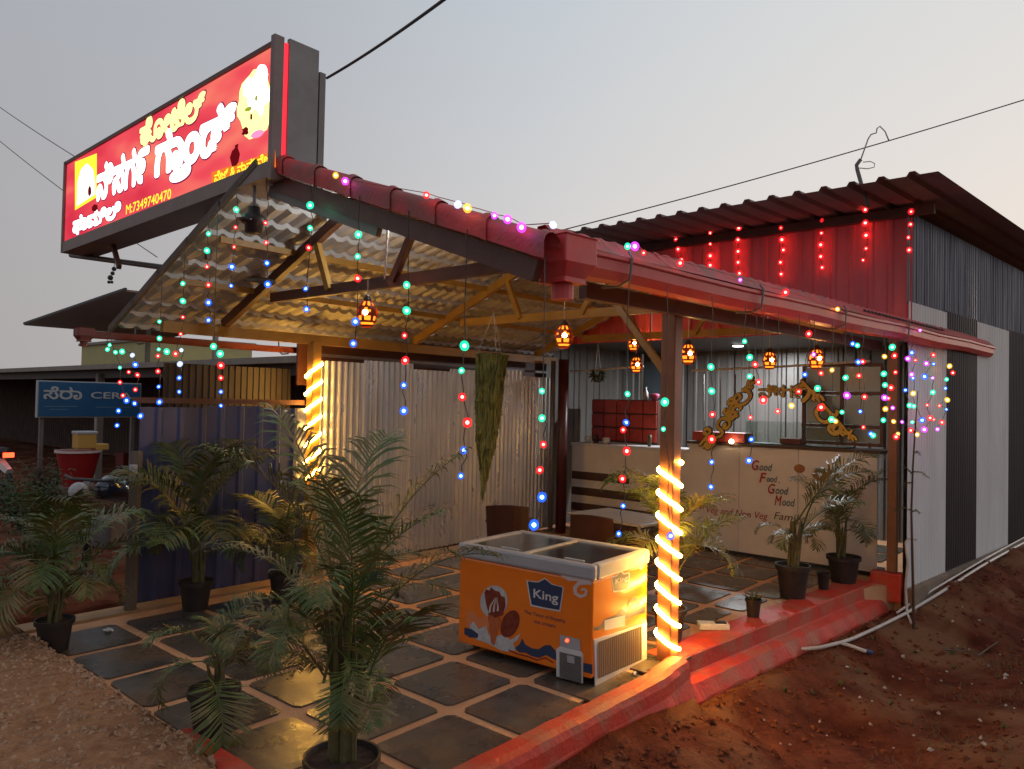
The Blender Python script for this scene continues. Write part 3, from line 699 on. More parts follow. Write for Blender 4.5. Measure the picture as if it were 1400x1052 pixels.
def spoly(name, m, pts, lift): return MB().poly([pt(x, y, X=SX)-XA*lift for x, y in pts]).build(name, m, sg)
spoly('price_band', E_OR, ((290, 255), (290, 236), (377, 206), (378, 229)), .004)
stext('ವೆಜ್ & ನಾನ್ ವೆಜ್', E_Y, 294, 251, 374, 236, .03, .008, False)
stext('ಫಾಮಿಲಿ', E_W, 100, 324, 165, 298, .07, .006)
spoly('dish_panel', E_Y, ((103, 288), (103, 222), (133, 210), (133, 270)), .004)
spoly('dish', E_W, ((106, 282), (107, 250), (112, 232), (120, 224), (128, 232), (131, 250), (131, 266)), .007)
def blob(name, m, cxp, cyp, rx, ry, lift, seed, n=26, amp=.16):
    spoly(name, m, [(cxp+rx*math.cos(6.283*i/n)*(1+amp*noise.noise(V((math.cos(6.283*i/n)*1.7, math.sin(6.283*i/n)*1.7, seed)))), cyp+ry*math.sin(6.283*i/n)*(1+amp*noise.noise(V((math.cos(6.283*i/n)*1.7+4, math.sin(6.283*i/n)*1.7, seed))))-.30*rx*math.cos(6.283*i/n)) for i in range(n)], lift)
blob('dish', E_LY, 350, 142, 24, 44, .004, 1, amp=.3); blob('dish', E_W, 356, 130, 15, 32, .007, 2, amp=.7); blob('dish', E_W, 359, 100, 8, 11, .008, 3); blob('dish', E_W, 342, 122, 9, 12, .0075, 23, amp=.6)
blob('dish', E_PK, 353, 184, 9, 5, .007, 4); blob('garnish', E_GR, 341, 150, 5, 3, .009, 5); blob('garnish', E_GR, 352, 135, 2, 4, .009, 6); blob('garnish', E_DK, 337, 180, 4, 6, .009, 7, amp=.8); blob('garnish', E_DK, 345, 160, 2, 4, .009, 8, amp=.8)
spoly('vase_silhouette', E_DK, ((318, 228), (315, 216), (318, 207), (322, 203), (322, 199), (327, 197), (326, 203), (329, 211), (327, 222), (324, 227)), .005)
blob('garnish', E_DK, 124, 262, 2.5, 7, .010, 11); blob('garnish', E_DK, 131, 285, 4, 5, .010, 12)
# support tubes of the sign
MB().tube([pt(97, 349, X=SX+.15), pt(375, 386, X=-1.32)], .028, 8).build('support_tube', M_GREY, sg, smooth=True)
MB().beam(pt(150, 318, X=SX+.2), pt(163, 366, X=-2.0), .04, .04).build('support_leg', M_BROWN, sg)
MB().beam((SX+.2, 3.2, zb(3.2)+.02), (SX+.2, 3.2, zl(3.2)-.05), .04, .04).build('support_leg', M_BROWN, sg)
spk = thing('horn_speaker', 'dark round loudspeaker hung under the signboard', 'speaker', pt(347, 300, X=-2.1))
c = pt(347, 302, X=-2.1)
MB().lathe([(.001, -.09), (.06, -.09), (.065, -.03), (.085, -.02), (.085, .03), (.045, .05), (.04, .10), (.001, .10)], 9, c).build('shell', M_BLACK, spk, smooth=True)
MB().lathe([(.03, 0), (.055, .005), (.055, .012), (.03, .012)], 14, c-V((.09, .03, .02))).build('cone', M_DGREY, spk)
MB().tube([c+ZA*.09, c+ZA*.30], .012, 6).build('hanger', M_GREY, spk)
dl = thing('dried_bundle', 'dark dried charm dangling on a thread below the sign frame', 'charm', pt(153, 352, X=-2.1))
MB().tube([pt(157, 350, X=-2.1), pt(156, 365, X=-2.1)], .003, 4).build('thread', M_BLACK, dl)
mb = MB()
for (px, py, r) in ((156, 368, .022), (154, 374, .02), (151, 380, .026), (149, 386, .016), (153, 386, .015)): mb.ball(pt(px, py, X=-2.1), r, 7, 5)
mb.build('bundle', M_BLACK, dl)

# ------------------------------------------------------------------ lights: LED strands
COL = {'G': (.02, .95, .50), 'R': (1, .02, .03), 'B': (.03, .16, 1), 'Y': (1, .55, .06), 'P': (.75, .08, 1), 'W': (.55, .70, 1)}
CORE = {'G': (.25, 1, .78), 'R': (1, .22, .16), 'B': (.25, .60, 1), 'Y': (1, .78, .35), 'P': (.95, .45, 1), 'W': (.85, .93, 1)}
core_me = MB().ball((0, 0, 0), .0085, 8, 6).mesh('core', True); halo_me = MB().ball((0, 0, 0), .0195, 10, 8, 1.1).mesh('bulb', True)  # core, and the larger shell that imitates its glow halo
HALOM, COREM = {}, {}
for k in COL:
    a = halo_me.copy(); a.materials.append(halo_mat('led_halo_'+k, COL[k], .75)); HALOM[k] = a
    b = core_me.copy(); b.materials.append(emit('led_core_'+k, CORE[k], 16)); COREM[k] = b
M_LWIRE = mat('lamp_wire', (.06, .05, .045), None, rough=.6)
def strand(bulbs, label, group, top=None, name='light_strand', wire=None, scale=1):
    P = [b[0] for b in bulbs]; t = thing(name, label, 'string lights', P[0] if top is None else top, 0, group)
    pts = ([V(top)] if top is not None else [])+[p+V((.008, 0, .012)) for p in P]
    pts = [pts[0]]+[q for a, b in zip(pts[:-1], pts[1:]) for q in (a.lerp(b, .35)+V((random.uniform(-.012, .012), random.uniform(-.012, .012), 0)), a.lerp(b, .7)+V((random.uniform(-.012, .012), random.uniform(-.012, .012), 0)), b)]
    MB().tube(pts, .0028, 4).build('wire', wire or M_LWIRE, t)
    for p, k in bulbs:
        o = bpy.data.objects.new('bulb', HALOM[k]); col.objects.link(o); o.parent = t; o.location = p-t.location; o.scale = (scale*random.uniform(.72, 1.3),)*3; o.rotation_euler = (random.uniform(-.6, .6), random.uniform(-.6, .6), 0)
        q = bpy.data.objects.new('core', COREM[k]); col.objects.link(q); q.parent = o
def S(txt, X=None, plane=None, dx=0, dy=0):
    out = []
    for s in txt.split():
        x, y, k = s.split(','); x, y = float(x)+dx, float(y)+dy
        out.append((pt(x, y, X=X) if X is not None else pp(x, y, *plane), k))
    return out
LBL, GRP = 'strand of green, red and blue bulbs hanging from the front canopy edge', 'LED strands along the front canopy edge'
for s in ('150,472,G 158,482,G 164,503,G 164,523,R 168,541,R 162,562,B 160,582,B', '147,478,G 167,481,G 181,486,W 185,499,B 176,509,R 188,513,R 185,533,R 173,548,B 184,552,B 192,569,B',
          '218,440,G 218,463,G 217,478,G 228,481,G 216,487,R 216,508,R 217,529,B 218,550,B', '250,388,G 250,412,G 250,434,R 247,457,R 240,484,R 248,479,W 246,498,W 245,517,B 245,536,B',
          '285,320,G 283,343,G 283,365,R 285,390,R 285,414,B 285,438,B', '292,474,G 301,484,G 302,500,R 302,517,R 302,536,B 302,555,B', '323,287,G 322,311,R 320,338,R 317,365,B 316,391,B',
          '363,305,R 364,332,R 365,360,B 366,389,B', '424,281,G 424,312,G 422,339,R 418,395,B 419,423,B', '490,321,G 489,351,G 489,381,R 486,440,B 483,470,B',
          '556,390,G 556,425,G 553,459,R 554,493,R 552,527,B 552,562,B', '635,473,G 631,507,G 632,543,R 639,578,R 634,616,B 630,651,B'):
    b = S(s, X=-2.2); p = b[0][0]; y = p.y
    b = [(pt(float(q.split(',')[0]), float(q.split(',')[1]), X=-2.2 if y > 2 else -2.13), q.split(',')[2]) for q in s.split()]
    p = b[0][0]; z = (zl(p.y) if p.y > YR else zr(p.y))-.02
    strand(b, LBL, GRP, top=(p.x, p.y, max(z, p.z+.03)))
GPL = (gp+gn*.085, gn)
for s in ('741,535,G 741,572,G 743,608,R 738,643,R 741,680,B 730,718,B', '858,539,G 856,578,B 852,588,R 857,617,R 851,655,R 852,692,B 846,730,B', '909,550,G 907,587,G 917,733,B', '972,502,G 973,535,G 974,567,R 973,601,R 973,632,B 972,666,B',
          '1018,467,G 1025,489,G 1025,515,G 1026,571,R 1027,601,B 1024,630,B'):
    b = S(s, plane=GPL); p = b[0][0]
    strand(b, 'strand of green, red and blue bulbs hanging from the long red gutter', 'LED strands along the red gutter', top=(p.x, p.y, 2.55))
raw = '107,193,R 122,272,R 143,353,R 208,403,R 270,378,Y 302,315,R 330,238,B 387,300,G 348,55,R 370,148,P 403,232,R 452,218,Y 403,385,R 450,440,G 468,448,Y 497,407,G 513,252,G 519,332,P 545,100,B 566,107,G 570,182,B 590,180,R 573,243,R 598,338,R 579,404,B 593,475,R 627,505,B 637,512,G 688,157,Y 733,153,R 723,115,G 685,235,G 737,228,R 690,285,G 717,297,R 688,342,P 706,345,R 692,393,Y 725,388,P 683,443,G 729,449,Y 767,451,P 748,505,Y 740,518,R 793,167,P 811,140,B 827,174,R 810,238,P 816,254,B 868,247,B 904,253,P 782,308,B 817,323,Y 905,318,G 800,377,G 820,380,G 880,375,R 935,378,R 813,452,G 857,443,B 893,433,R 909,440,R 946,453,R 806,489,R 834,508,Y 867,485,P 926,484,P 876,188,P 908,190,B 907,150,R 980,200,Y 995,230,R 967,260,G 962,300,B 970,352,Y 966,395,B'
cl = [(1000+float(a)*.3042, 440+float(b)*.3042, k) for a, b, k in (q.split(',') for q in raw.split())]
bins = {}
for a, b, k in cl: bins.setdefault(int((a-1025)//17), []).append((a, b, k))
for key in sorted(bins):
    bb = sorted(bins[key], key=lambda q: q[1]); b = [(pp(x, y, *GPL), k) for x, y, k in bb]; p = b[0][0]
    strand(b, 'short strand of mixed colour bulbs bunched at the corner post under the gutter end', 'mixed colour strands at the corner post', top=(p.x, p.y, max(p.z+.03, 2.56)), scale=1.2)
for s in ('924,328 927,341 932,355', '971,319 971,334 971,350 971,363', '1010,312 1009,328 1009,344 1009,359 1011,374', '1068,312 1069,328 1071,342 1067,359 1068,375', '1124,302 1123,319 1122,335 1122,351 1124,366', '1183,287 1183,305 1184,322 1184,340 1180,356', '1246,271 1246,290 1245,307 1242,325 1243,342'):
    b = [(pt(float(q.split(',')[0]), float(q.split(',')[1]), X=3.84), 'R') for q in s.split()]; p = b[0][0]
    strand(b, 'strand of red bulbs hanging on the red upper wall', 'red LED strands on the upper wall', top=(3.84, p.y, min(p.z+.12, 4.1)), scale=1.45)
b = [(pt(x, y, X=XF-.13), k) for x, y, k in ((459, 240, 'Y'), (472, 248, 'P'), (583, 267, 'R'), (626, 280, 'W'), (639, 285, 'Y'), (676, 295, 'P'), (694, 300, 'P'), (713, 311, 'P'), (756, 308, 'W'))]
strand(b, 'string of purple and white bulbs lying along the sloping red roof edge', None, wire=M_RTILE)
b = [(pp(x, y, gp+gn*.10, gn), k) for x, y, k in ((858, 337, 'G'), (868, 337, 'P'), (880, 346, 'R'), (930, 360, 'R'), (1012, 383, 'P'), (1074, 400, 'R'), (1145, 423, 'Y'), (1258, 452, 'P'))]
strand(b, 'string of mixed bulbs lying on top of the long red gutter', None, wire=M_RTILE)

# rope lights round two posts
def rope(name, label, x, y, s, z0, z1, turns, hand, a0=0, es=84):
    t = thing(name, label, 'rope light', (x, y, z0)); n = int(turns*40); h = s/2+.013; tf = math.atan2(CAM.y-y, CAM.x-x)
    P = []
    for i in range(n+1):
        a = a0+hand*2*math.pi*turns*i/n; cx_, sy_ = math.cos(a), math.sin(a)
        k = h/max(abs(cx_), abs(sy_)); k = min(k, h*1.17)
        P.append((x+cx_*k, y+sy_*k, z0+(z1-z0)/turns*(turns*i/n+.115*hand*math.sin(a-tf)+.05*noise.noise(V((i*.05, z0, 0))))))
    MB().tube(P, .0155, 7).build('rope', emit('rope_light', (1, .52, .09), es), t, smooth=True)
    MB().tube([V(P[0]), V(P[0])-ZA*.08], .006, 5).build('lead', M_BLACK, t)
rope('rope_light', 'glowing yellow rope light wound round the brown post by the freezer', 0, 0, .115, .06, 1.46, 8.3, -1, .6)
rope('rope_light', 'glowing yellow rope light wound round the yellow post at the blue wall', -.30, 4.08, .11, 1.02, 2.20, 6.4, 1, 3.4)

# lanterns
def lantern(px, py, dist, label, topz):
    c = pt(px, py, d=dist); t = thing('pendant_lantern', label, 'lantern', c, 0, None)
    rows = 13; prof = []
    for i in range(rows+1):
        u = i/rows; r = .078*math.sin(math.pi*(.10+.76*(1-u)))**.75 if u < 1 else .02
        prof.append((max(r, .02), -.10+.20*u))
    n = 20
    def keep(i, k):
        if i in (0, 2, 5, 9, 12): return True
        if i == 1: return False
        if i in (3, 4): return (k+1) % 3 == 0
        if i in (6, 7, 8): return (k % 4) >= 2 if i == 7 else (k % 4) != 0
        return (k % 2) == 0
    MB().lathe(prof, n, c, keep).build('shade', M_CLAY, t)
    MB().lathe([(max(.001, r*.80), z*.92) for r, z in prof], 14, c).build('glow_liner', emit('lantern_glow', (1, .19, .012), 3.2), t, smooth=True)
    MB().ball(c-V((.052, .045, 0)), .019, 8, 6).build('bulb', emit('lantern_bulb', (1, .50, .16), 520), t)
    MB().lathe([(.022, .095), (.035, .10), (.018, .13), (.004, .14)], 12, c).build('top_cap', M_DBROWN, t)
    MB().tube([c+ZA*.13, V((c.x, c.y, max(topz, c.z+.2)))], .004, 5).build('cord', M_WIREW, t)
lantern(502, 429, 5.55, 'pierced clay lantern hanging from the brown front truss tie', 2.74)
lantern(771, 460, 6.35, 'pierced clay lantern hanging below the gutter hopper from a white cord', 2.95)
lantern(941, 484, 7.3, 'pierced clay lantern hanging beside the top of the brown corner post by the freezer', 2.75)
lantern(1052, 493, 8.4, 'pierced clay lantern hanging over the middle of the lettered counter', 2.75)
lantern(1116, 491, 7.3, 'pierced clay lantern hanging among mixed colour bulbs near the far corner post', 2.5)
lantern(870, 499, 9.4, 'pierced clay lantern hanging above the red tiled box', 2.75)
lantern(866, 470, 10.2, 'pierced clay lantern hanging highest and deepest inside the hall', 2.77)
# ceiling downlights
for px, py, lab in ((802, 483, 'round white downlight over the striped counter'), (1009, 473, 'round white downlight over the lettered counter')):
    c = pt(px, py, Z=2.745); t = thing('downlight', lab, 'lamp', c)
    MB().lathe([(.001, 0), (.085, 0), (.095, .012), (.085, .02), (.001, .02)], 20, c).build('rim', M_WHITE, t, smooth=True)
    MB().lathe([(.001, -.002), (.075, -.002), (.075, -.012), (.001, -.018)], 20, c).build('diffuser', emit('downlight_glow', (.86, .95, 1), 10), t)
    ld = bpy.data.lights.new('downlight_lamp', 'AREA'); ld.shape = 'DISK'; ld.size = .14; ld.energy = 110; ld.color = (.9, .96, 1); lo_ = bpy.data.objects.new('downlight_lamp', ld); col.objects.link(lo_); lo_.parent = t; lo_.location = (0, 0, -.03)
c = pt(531, 291, X=-1.3); t = thing('roof_bulb', 'small white bulb on a thin rod under the canopy ridge behind the front truss', 'lamp', c)
MB().ball(c, .022, 10, 8).build('bulb', emit('roof_bulb', (.92, .97, 1), 60), t, smooth=True); MB().tube([c-ZA*.01, pt(526, 382, X=-1.3)], .008, 6).build('rod', M_WHITE, t)
ld = bpy.data.lights.new('roof_bulb_lamp', 'POINT'); ld.energy = 24; ld.color = (.9, .97, 1); ld.shadow_soft_size = .03; lo_ = bpy.data.objects.new('roof_bulb_lamp', ld); col.objects.link(lo_); lo_.parent = t; lo_.location = (.12, .02, -.10)
# glowing ball added in place of a lamp reflection at the counter
c = pt(1000, 604, X=4.05); t = thing('counter_glint', 'small glowing ball standing in for a lamp reflection at the counter edge below the arched letters', 'lamp', c)
MB().ball(c, .03, 10, 8).build('bulb', emit('counter_glint_glow', (1, .72, .42), 25), t, smooth=True); MB().lathe([(.001, -.06), (.03, -.06), (.02, -.025), (.001, -.025)], 10, c).build('ball_base', M_DBROWN, t)

# ------------------------------------------------------------------ chest freezer
RZ = R(3.2); fo = V((-.83, .09, 0)); fu = V((-math.sin(RZ), math.cos(RZ), 0)); fd = V((math.cos(RZ), math.sin(RZ), 0))
FL, FD, FH = 1.165, .765, .80
fz = thing('chest_freezer', 'orange ice cream chest freezer with white rim and glass lids', 'freezer', fo)
def fbox(u0_, u1_, d0, d1, z0, z1, name, m, par=fz, bev=.012):
    c = fo+fu*((u0_+u1_)/2)+fd*((d0+d1)/2)+ZA*((z0+z1)/2)
    return MB().box(c, (abs(d1-d0), abs(u1_-u0_), z1-z0), RZ).build(name, m, par, bevel=bev)
fbox(0, FL, 0, FD, .055, .69, 'body', M_ORANGE, bev=.014)
M_RIM = mat('grey_rim', (.42, .41, .42), (.36, .35, .36), 4, .4)
fbox(-.012, FL+.012, -.012, .05, .69, .795, 'rim', M_RIM, bev=.02); fbox(-.012, FL+.012, FD-.05, FD+.012, .69, .795, 'rim', M_RIM, bev=.02)
fbox(-.012, .05, .0502, FD-.0502, .69, .795, 'rim', M_RIM, bev=.015); fbox(FL-.05, FL+.012, .0502, FD-.0502, .69, .795, 'rim', M_RIM, bev=.015)
fbox(FL*.49, FL*.53, .0505, FD-.0505, .755, .79, 'lid_rail', M_RIM, bev=.006)
fbox(.03, FL-.03, .03, FD-.03, .60, .695, 'well', mat('freezer_well', (.20, .16, .12), (.12, .09, .07), 8, .5), bev=0)
for a, b in ((.052, FL*.49), (FL*.53, FL-.052)): fbox(a, b, .052, FD-.052, .776, .783, 'glass_lid', glass('freezer_glass', (.74, .76, .74), .40, .16), bev=0)
for a in (.1, FL-.1):
    for b in (.1, FD-.1): MB().tube([fo+fu*a+fd*b+ZA*.03-fd*.012, fo+fu*a+fd*b+ZA*.03+fd*.012], .03, 12).build('castor', M_BLACK, fz)
for a in (.12, FL*.53+.06): fbox(a, a+.16, .075, .095, .7832, .797, 'lid_handle', M_RIM, bev=.005)
fn, en = -fd, -fu                 # outward normals of the front and the end face
def ff(zx, zy, lift=.002): return pp(620+.2282*zx, 710+.2281*zy, fo-fd*lift, fn)
def fe(zx, zy, lift=.002): return pp(620+.2282*zx, 710+.2281*zy, fo-fu*lift, en)
def decal(name, m, pts, fn_=ff, lift=.002): return MB().poly([fn_(x, y, lift) for x, y in pts]).build(name, m, fz)
def ell(cx_, cy_, rx, ry, rot=0, n=20, a0=0, a1=360):
    return [(cx_+rx*math.cos(R(a))*math.cos(R(rot))-ry*math.sin(R(a))*math.sin(R(rot)), cy_+rx*math.cos(R(a))*math.sin(R(rot))+ry*math.sin(R(a))*math.cos(R(rot))) for a in [a0+(a1-a0)*i/(n if a1-a0 == 360 else n-1) for i in range(n)]]
def ribbon(pts, wd):
    l, r = [], []
    for i, p in enumerate(pts):
        a, b = pts[max(0, i-1)], pts[min(len(pts)-1, i+1)]; d = math.hypot(b[0]-a[0], b[1]-a[1]); nx, ny_ = -(b[1]-a[1])/d, (b[0]-a[0])/d
        k = wd(i/(len(pts)-1)) if callable(wd) else wd
        l.append((p[0]+nx*k, p[1]+ny_*k)); r.append((p[0]-nx*k, p[1]-ny_*k))
    return l+r[::-1]
emb = [(437, 366), (470, 372), (505, 375), (547, 352), (590, 388), (625, 398), (662, 408), (652, 480), (640, 556), (550, 540), (462, 520), (448, 440)]
cxm = sum(p[0] for p in emb)/12; cym = sum(p[1] for p in emb)/12
decal('emblem_border', M_WHITE, emb, ff, .002)
decal('emblem', M_NAVYP, [(cxm+(x-cxm)*.93, cym+(y-cym)*.91) for x, y in emb], ff, .0035)
def ftext(body, m, x0, yb, x1, yt, fn_, n, drop, off=0, lift=.005, shear=0):
    a, b, c = fn_(x0, yb, .002), fn_(x1, yb+drop, .002), fn_(x0, yt, .002)
    u = (b-a); wd = u.length; u.normalize(); hv = (c-a)
    text_fit('lettering', body, m, fz, a, V((u.x, u.y, 0)).normalized(), ZA, n, wd, hv.z, off, shear, lift-.002)
ftext('King', M_WHITE, 480, 486, 628, 416, ff, fn, 36, .015)
ftext('The Taste of Royalty', M_NAVYP, 424, 570, 672, 543, ff, fn, 66, .0)
ftext('ice cream', M_NAVYP, 485, 622, 610, 600, ff, fn, 30, .0, .004)
decal('splash_print', M_CREAMP, [(95, 640), (120, 612), (150, 660), (195, 640), (210, 690), (260, 700), (300, 690), (345, 725), (400, 685), (385, 725), (355, 745), (375, 785), (320, 795), (280, 785), (235, 760), (180, 735), (130, 720), (150, 690), (110, 680)])
decal('glow_print', mat('pink_glow_print', (.72, .22, .08), None, rough=.35), [(75, 640), (80, 560), (110, 545), (160, 600), (200, 560), (215, 640), (190, 690), (120, 660)], ff, .0014)
decal('cone_edge_print', M_CREAMP, ell(242, 495, 82, 98, 8), ff, .0024)
decal('cone_print', M_CONE, [(205, 565), (285, 590), (245, 760), (225, 745)], ff, .003)
decal('scoop_print', M_CHOC, [(185, 440), (195, 420), (215, 428), (225, 408), (250, 430), (275, 435), (285, 460), (308, 470), (312, 520), (295, 575), (250, 592), (212, 570), (195, 510)], ff, .0036)
for k in range(3): decal('sauce_print', M_PALEP, ribbon([(215+25*k, 560-4*k), (222+22*k, 520), (240+10*k, 490), (250+6*k, 470)], lambda t: 5*(1-t)+1), ff, .0044)
decal('almond_print', M_CHOC, ell(338, 628, 52, 86, 22), ff, .003)
decal('wave_print', M_NAVYP, [(65, 650), (110, 660), (150, 690), (145, 712), (100, 710), (65, 690)], ff, .003)
decal('wave_print', M_NAVYP, [(365, 775), (395, 750), (412, 715), (430, 752), (470, 775), (510, 780), (545, 757), (580, 755), (612, 790), (622, 850), (590, 835), (555, 815), (515, 832), (470, 822), (430, 800), (395, 800)], ff, .002)
decal('wave_line_print', M_CHOC, ribbon([(330, 785), (380, 808), (440, 822), (500, 845), (550, 832), (600, 862)], 4), ff, .0028)
decal('wave_print', M_NAVYP, [(778, 862), (832, 872), (832, 930), (778, 915)], ff, .002)
decal('swirl_print', M_PALEP, [(540, 262), (600, 270), (640, 285), (690, 310), (740, 330), (800, 360), (828, 378), (826, 395), (780, 375), (730, 370), (690, 372), (650, 345), (620, 300), (580, 292), (550, 290)], ff, .002)
decal('swirl_print', M_PALEP, ribbon([(822, 380), (790, 378), (750, 385), (728, 410), (730, 445), (760, 465), (790, 455), (797, 430), (780, 418), (764, 428)], lambda t: 15-9*t), ff, .0026)
decal('lock_plate', M_RIM, [(637, 692), (757, 722), (762, 795), (637, 765)], ff, .004)
decal('status_light', emit('freezer_led', (1, .05, .02), 6), ell(680, 728, 11, 11), ff, .007)
def plate(name, m, pts, fn_, nrm, th): return MB().poly([fn_(x, y, .0) for x, y in pts], nrm, th).build(name, m, fz)
g1 = plate('vent_frame', M_WHITE, [(622, 775), (640, 764), (765, 795), (778, 812), (776, 982), (622, 940)], ff, fn, .012)
for i in range(15):
    y = 800+i*10.5; a, b = ff(636, y+i*.0, .016), ff(764, y+30, .016); MB().beam(a, b, .006, .008).build('louvre', M_GREY, g1)
decal('vent_label', M_RIM, [(680, 815), (725, 825), (725, 868), (680, 857)], ff, .022)
g2 = plate('grille_frame', M_WHITE, [(838, 722), (1152, 615), (1152, 858), (845, 1000)], fe, en, .008)
decal('grille_recess', mat('grille_recess', (.10, .07, .05), None), [(866, 738), (1128, 640), (1128, 842), (866, 958)], fe, .0095)
for i in range(24):
    f = i/23; xx = 868+258*f; a, b = fe(xx, 738-98*(xx-866)/262+5, .013), fe(xx, 958-116*(xx-866)/262-5, .013); MB().beam(a, b, .006, .006, fu).build('louvre', mat('grille_slat', (.40, .30, .20), None, rough=.5), g2)
emb2 = [(945, 350), (975, 338), (1000, 305), (1022, 325), (1057, 318), (1052, 420), (958, 442)]
decal('emblem_border', M_WHITE, emb2, fe, .002); decal('emblem', M_NAVYP, [(1002+(x-1002)*.88, 375+(y-375)*.86) for x, y in emb2], fe, .0035)
ftext('King', M_WHITE, 968, 400, 1042, 360, fe, en, -22, .015)
decal('sticker', M_WHITE, [(905, 606), (1028, 576), (1028, 640), (905, 668)], fe, .003)
decal('wave_print', M_NAVYP, [(840, 650), (880, 640), (905, 600), (980, 570), (1010, 535), (1050, 560), (1100, 530), (1150, 520), (1150, 560), (1090, 575), (1040, 600), (980, 610), (930, 640), (880, 660), (845, 668)], fe, .002)
decal('swirl_print', M_NAVYP, ribbon([(1060, 560), (1055, 510), (1075, 478), (1105, 485), (1112, 515), (1092, 530), (1080, 515)], lambda t: 12-7*t), fe, .0026)
decal('swirl_print', M_PALEP, [(1062, 240), (1090, 225), (1120, 235), (1148, 225), (1150, 265), (1120, 262), (1100, 275), (1075, 260)], fe, .002)
decal('swirl_print', M_PALEP, ribbon([(1150, 265), (1120, 262), (1108, 285), (1125, 300), (1140, 288)], 6), fe, .0026)

# ------------------------------------------------------------------ palms and plants
def frond_mesh(seed, Ln=.9, arch_=1.0, nl=30, ll=.30, m=M_LEAF, wd=.011, droop=.5):
    rg = random.Random(seed); mb = MB(); P = []; p = V((0, 0, 0)); ang = R(82); n = 16
    for i in range(n+1):
        P.append(p.copy()); p = p+V((math.cos(ang), 0, math.sin(ang)))*(Ln/n); ang -= arch_*R(135)/n*(.35+1.1*i/n)
    mb.tube(P, [.007*(1-.8*i/n)+.0012 for i in range(n+1)], 4)
    for i in range(nl):
        t = .26+.73*i/(nl-1); f = t*n; k = min(int(f), n-1); b = P[k].lerp(P[k+1], f-k); d = (P[k+1]-P[k]).normalized()
        up_ = V((0, 1, 0)).cross(d)*-1; lv = ll*(.55+.75*math.sin(math.pi*min(1, (t-.18)/.9))**.8)*rg.uniform(.85, 1.1)*(1-.45*max(0, t-.75)/.25)
        for sd in (-1, 1):
            if rg.random() < .05: continue
            dirv = (d*rg.uniform(.55, .8)+V((0, sd, 0))*rg.uniform(.7, .95)+up_*rg.uniform(.10, .38)).normalized()
            q1 = b+dirv*lv*.5; d2 = (dirv-ZA*droop*rg.uniform(.6, 1.3)).normalized(); q2 = q1+d2*lv*.32; d3 = (d2-ZA*droop).normalized(); q3 = q2+d3*lv*.22
            s = dirv.cross(up_).normalized()*wd*rg.uniform(.8, 1.15)
            mb.add([b-s*.4, b+s*.4, q1+s, q1-s, q2+s*.7, q2-s*.7, q3], [(0, 1, 2, 3), (3, 2, 4, 5), (5, 4, 6)])
    me = mb.mesh('frond'); me.materials.append(m); return me
FR0 = [frond_mesh(11, 1.05, .50, 34, .23, M_LEAF, .0075, .45), frond_mesh(12, 1.0, .72, 34, .23, M_LEAFD, .0075, .5), frond_mesh(13, 1.1, .38, 34, .22, M_LEAF, .0075, .6)]
FR = FR0+[frond_mesh(3, .9, .6, 34, .28, M_LEAF, .009), frond_mesh(2, .85, 1.0, 34, .28, M_LEAF, .009), frond_mesh(4, .75, 1.25, 30, .25, M_LEAF, .009), frond_mesh(6, .8, 1.0, 30, .26, M_LEAFD, .009)]
def pot_mesh(r, h):
    mb = MB().lathe([(r*.72, 0), (r*.80, h*.35), (r*.92, h*.84), (r*.97, h*.86), (r*1.04, h*.86), (r*1.05, h), (r*.97, h), (r*.94, h*.88)], 22)
    mb.add([(0, 0, 0)], []); return mb
def palm(name, label, x, y, z, r, h, fronds, stems, seed, group=None, dark=False, square=False):
    t = thing(name, label, 'potted plant', (x, y, z), 0, group); rg = random.Random(seed)
    pot_mesh(r, h).build('pot', M_POT, t, world=False, smooth=False)
    s = MB(); n = 18; s.v = [(r*.95*math.cos(6.283*i/n)*(1), r*.95*math.sin(6.283*i/n), h*.88+.01*rg.random()) for i in range(n)]+[(0, 0, h*.93)]
    s.f = [(i, (i+1) % n, n) for i in range(n)]; s.build('soil', M_POTSOIL, t, world=False)
    tops = []
    for i in range(stems[0]):
        a = rg.random()*6.28; q = r*.45*rg.random(); b = V((q*math.cos(a), q*math.sin(a), h*.88)); tp = b+V((rg.uniform(-.06, .06), rg.uniform(-.06, .06), stems[1]*rg.uniform(.65, 1.1)))
        MB().tube([b, b.lerp(tp, .5)+V((.01, 0, 0)), tp], [stems[2], stems[2]*.85, stems[2]*.6], 6).build('stem', M_STEM, t, world=False); tops.append(tp)
    for k, (vi, az, tilt, scl) in enumerate(fronds):
        tp = tops[k % len(tops)]-ZA*rg.uniform(0, stems[1]*.45)
        M = Matrix.Translation(tp) @ Matrix.Rotation(R(az), 4, 'Z') @ Matrix.Rotation(R(tilt), 4, 'Y') @ Matrix.Rotation(R(rg.uniform(-14, 14)), 4, 'X') @ Matrix.Scale(scl, 4)
        o = bpy.data.objects.new('frond', FR[vi]); col.objects.link(o); o.parent = t; o.matrix_basis = M
    return t
def ring(n, seed, tl, th, s0, s1, az0=0, vs_=(0, 1, 2, 3, 4)):
    rg = random.Random(seed); return [(rg.choice(vs_), az0+360*i/n+rg.uniform(-16, 16), rg.uniform(tl, th), rg.uniform(s0, s1)) for i in range(n)]
mp_ = pt(468, 1032, Z=.26); UP, MID, LOWF = (0, 1, 2), (0, 1, 3, 4), (4, 5, 6)
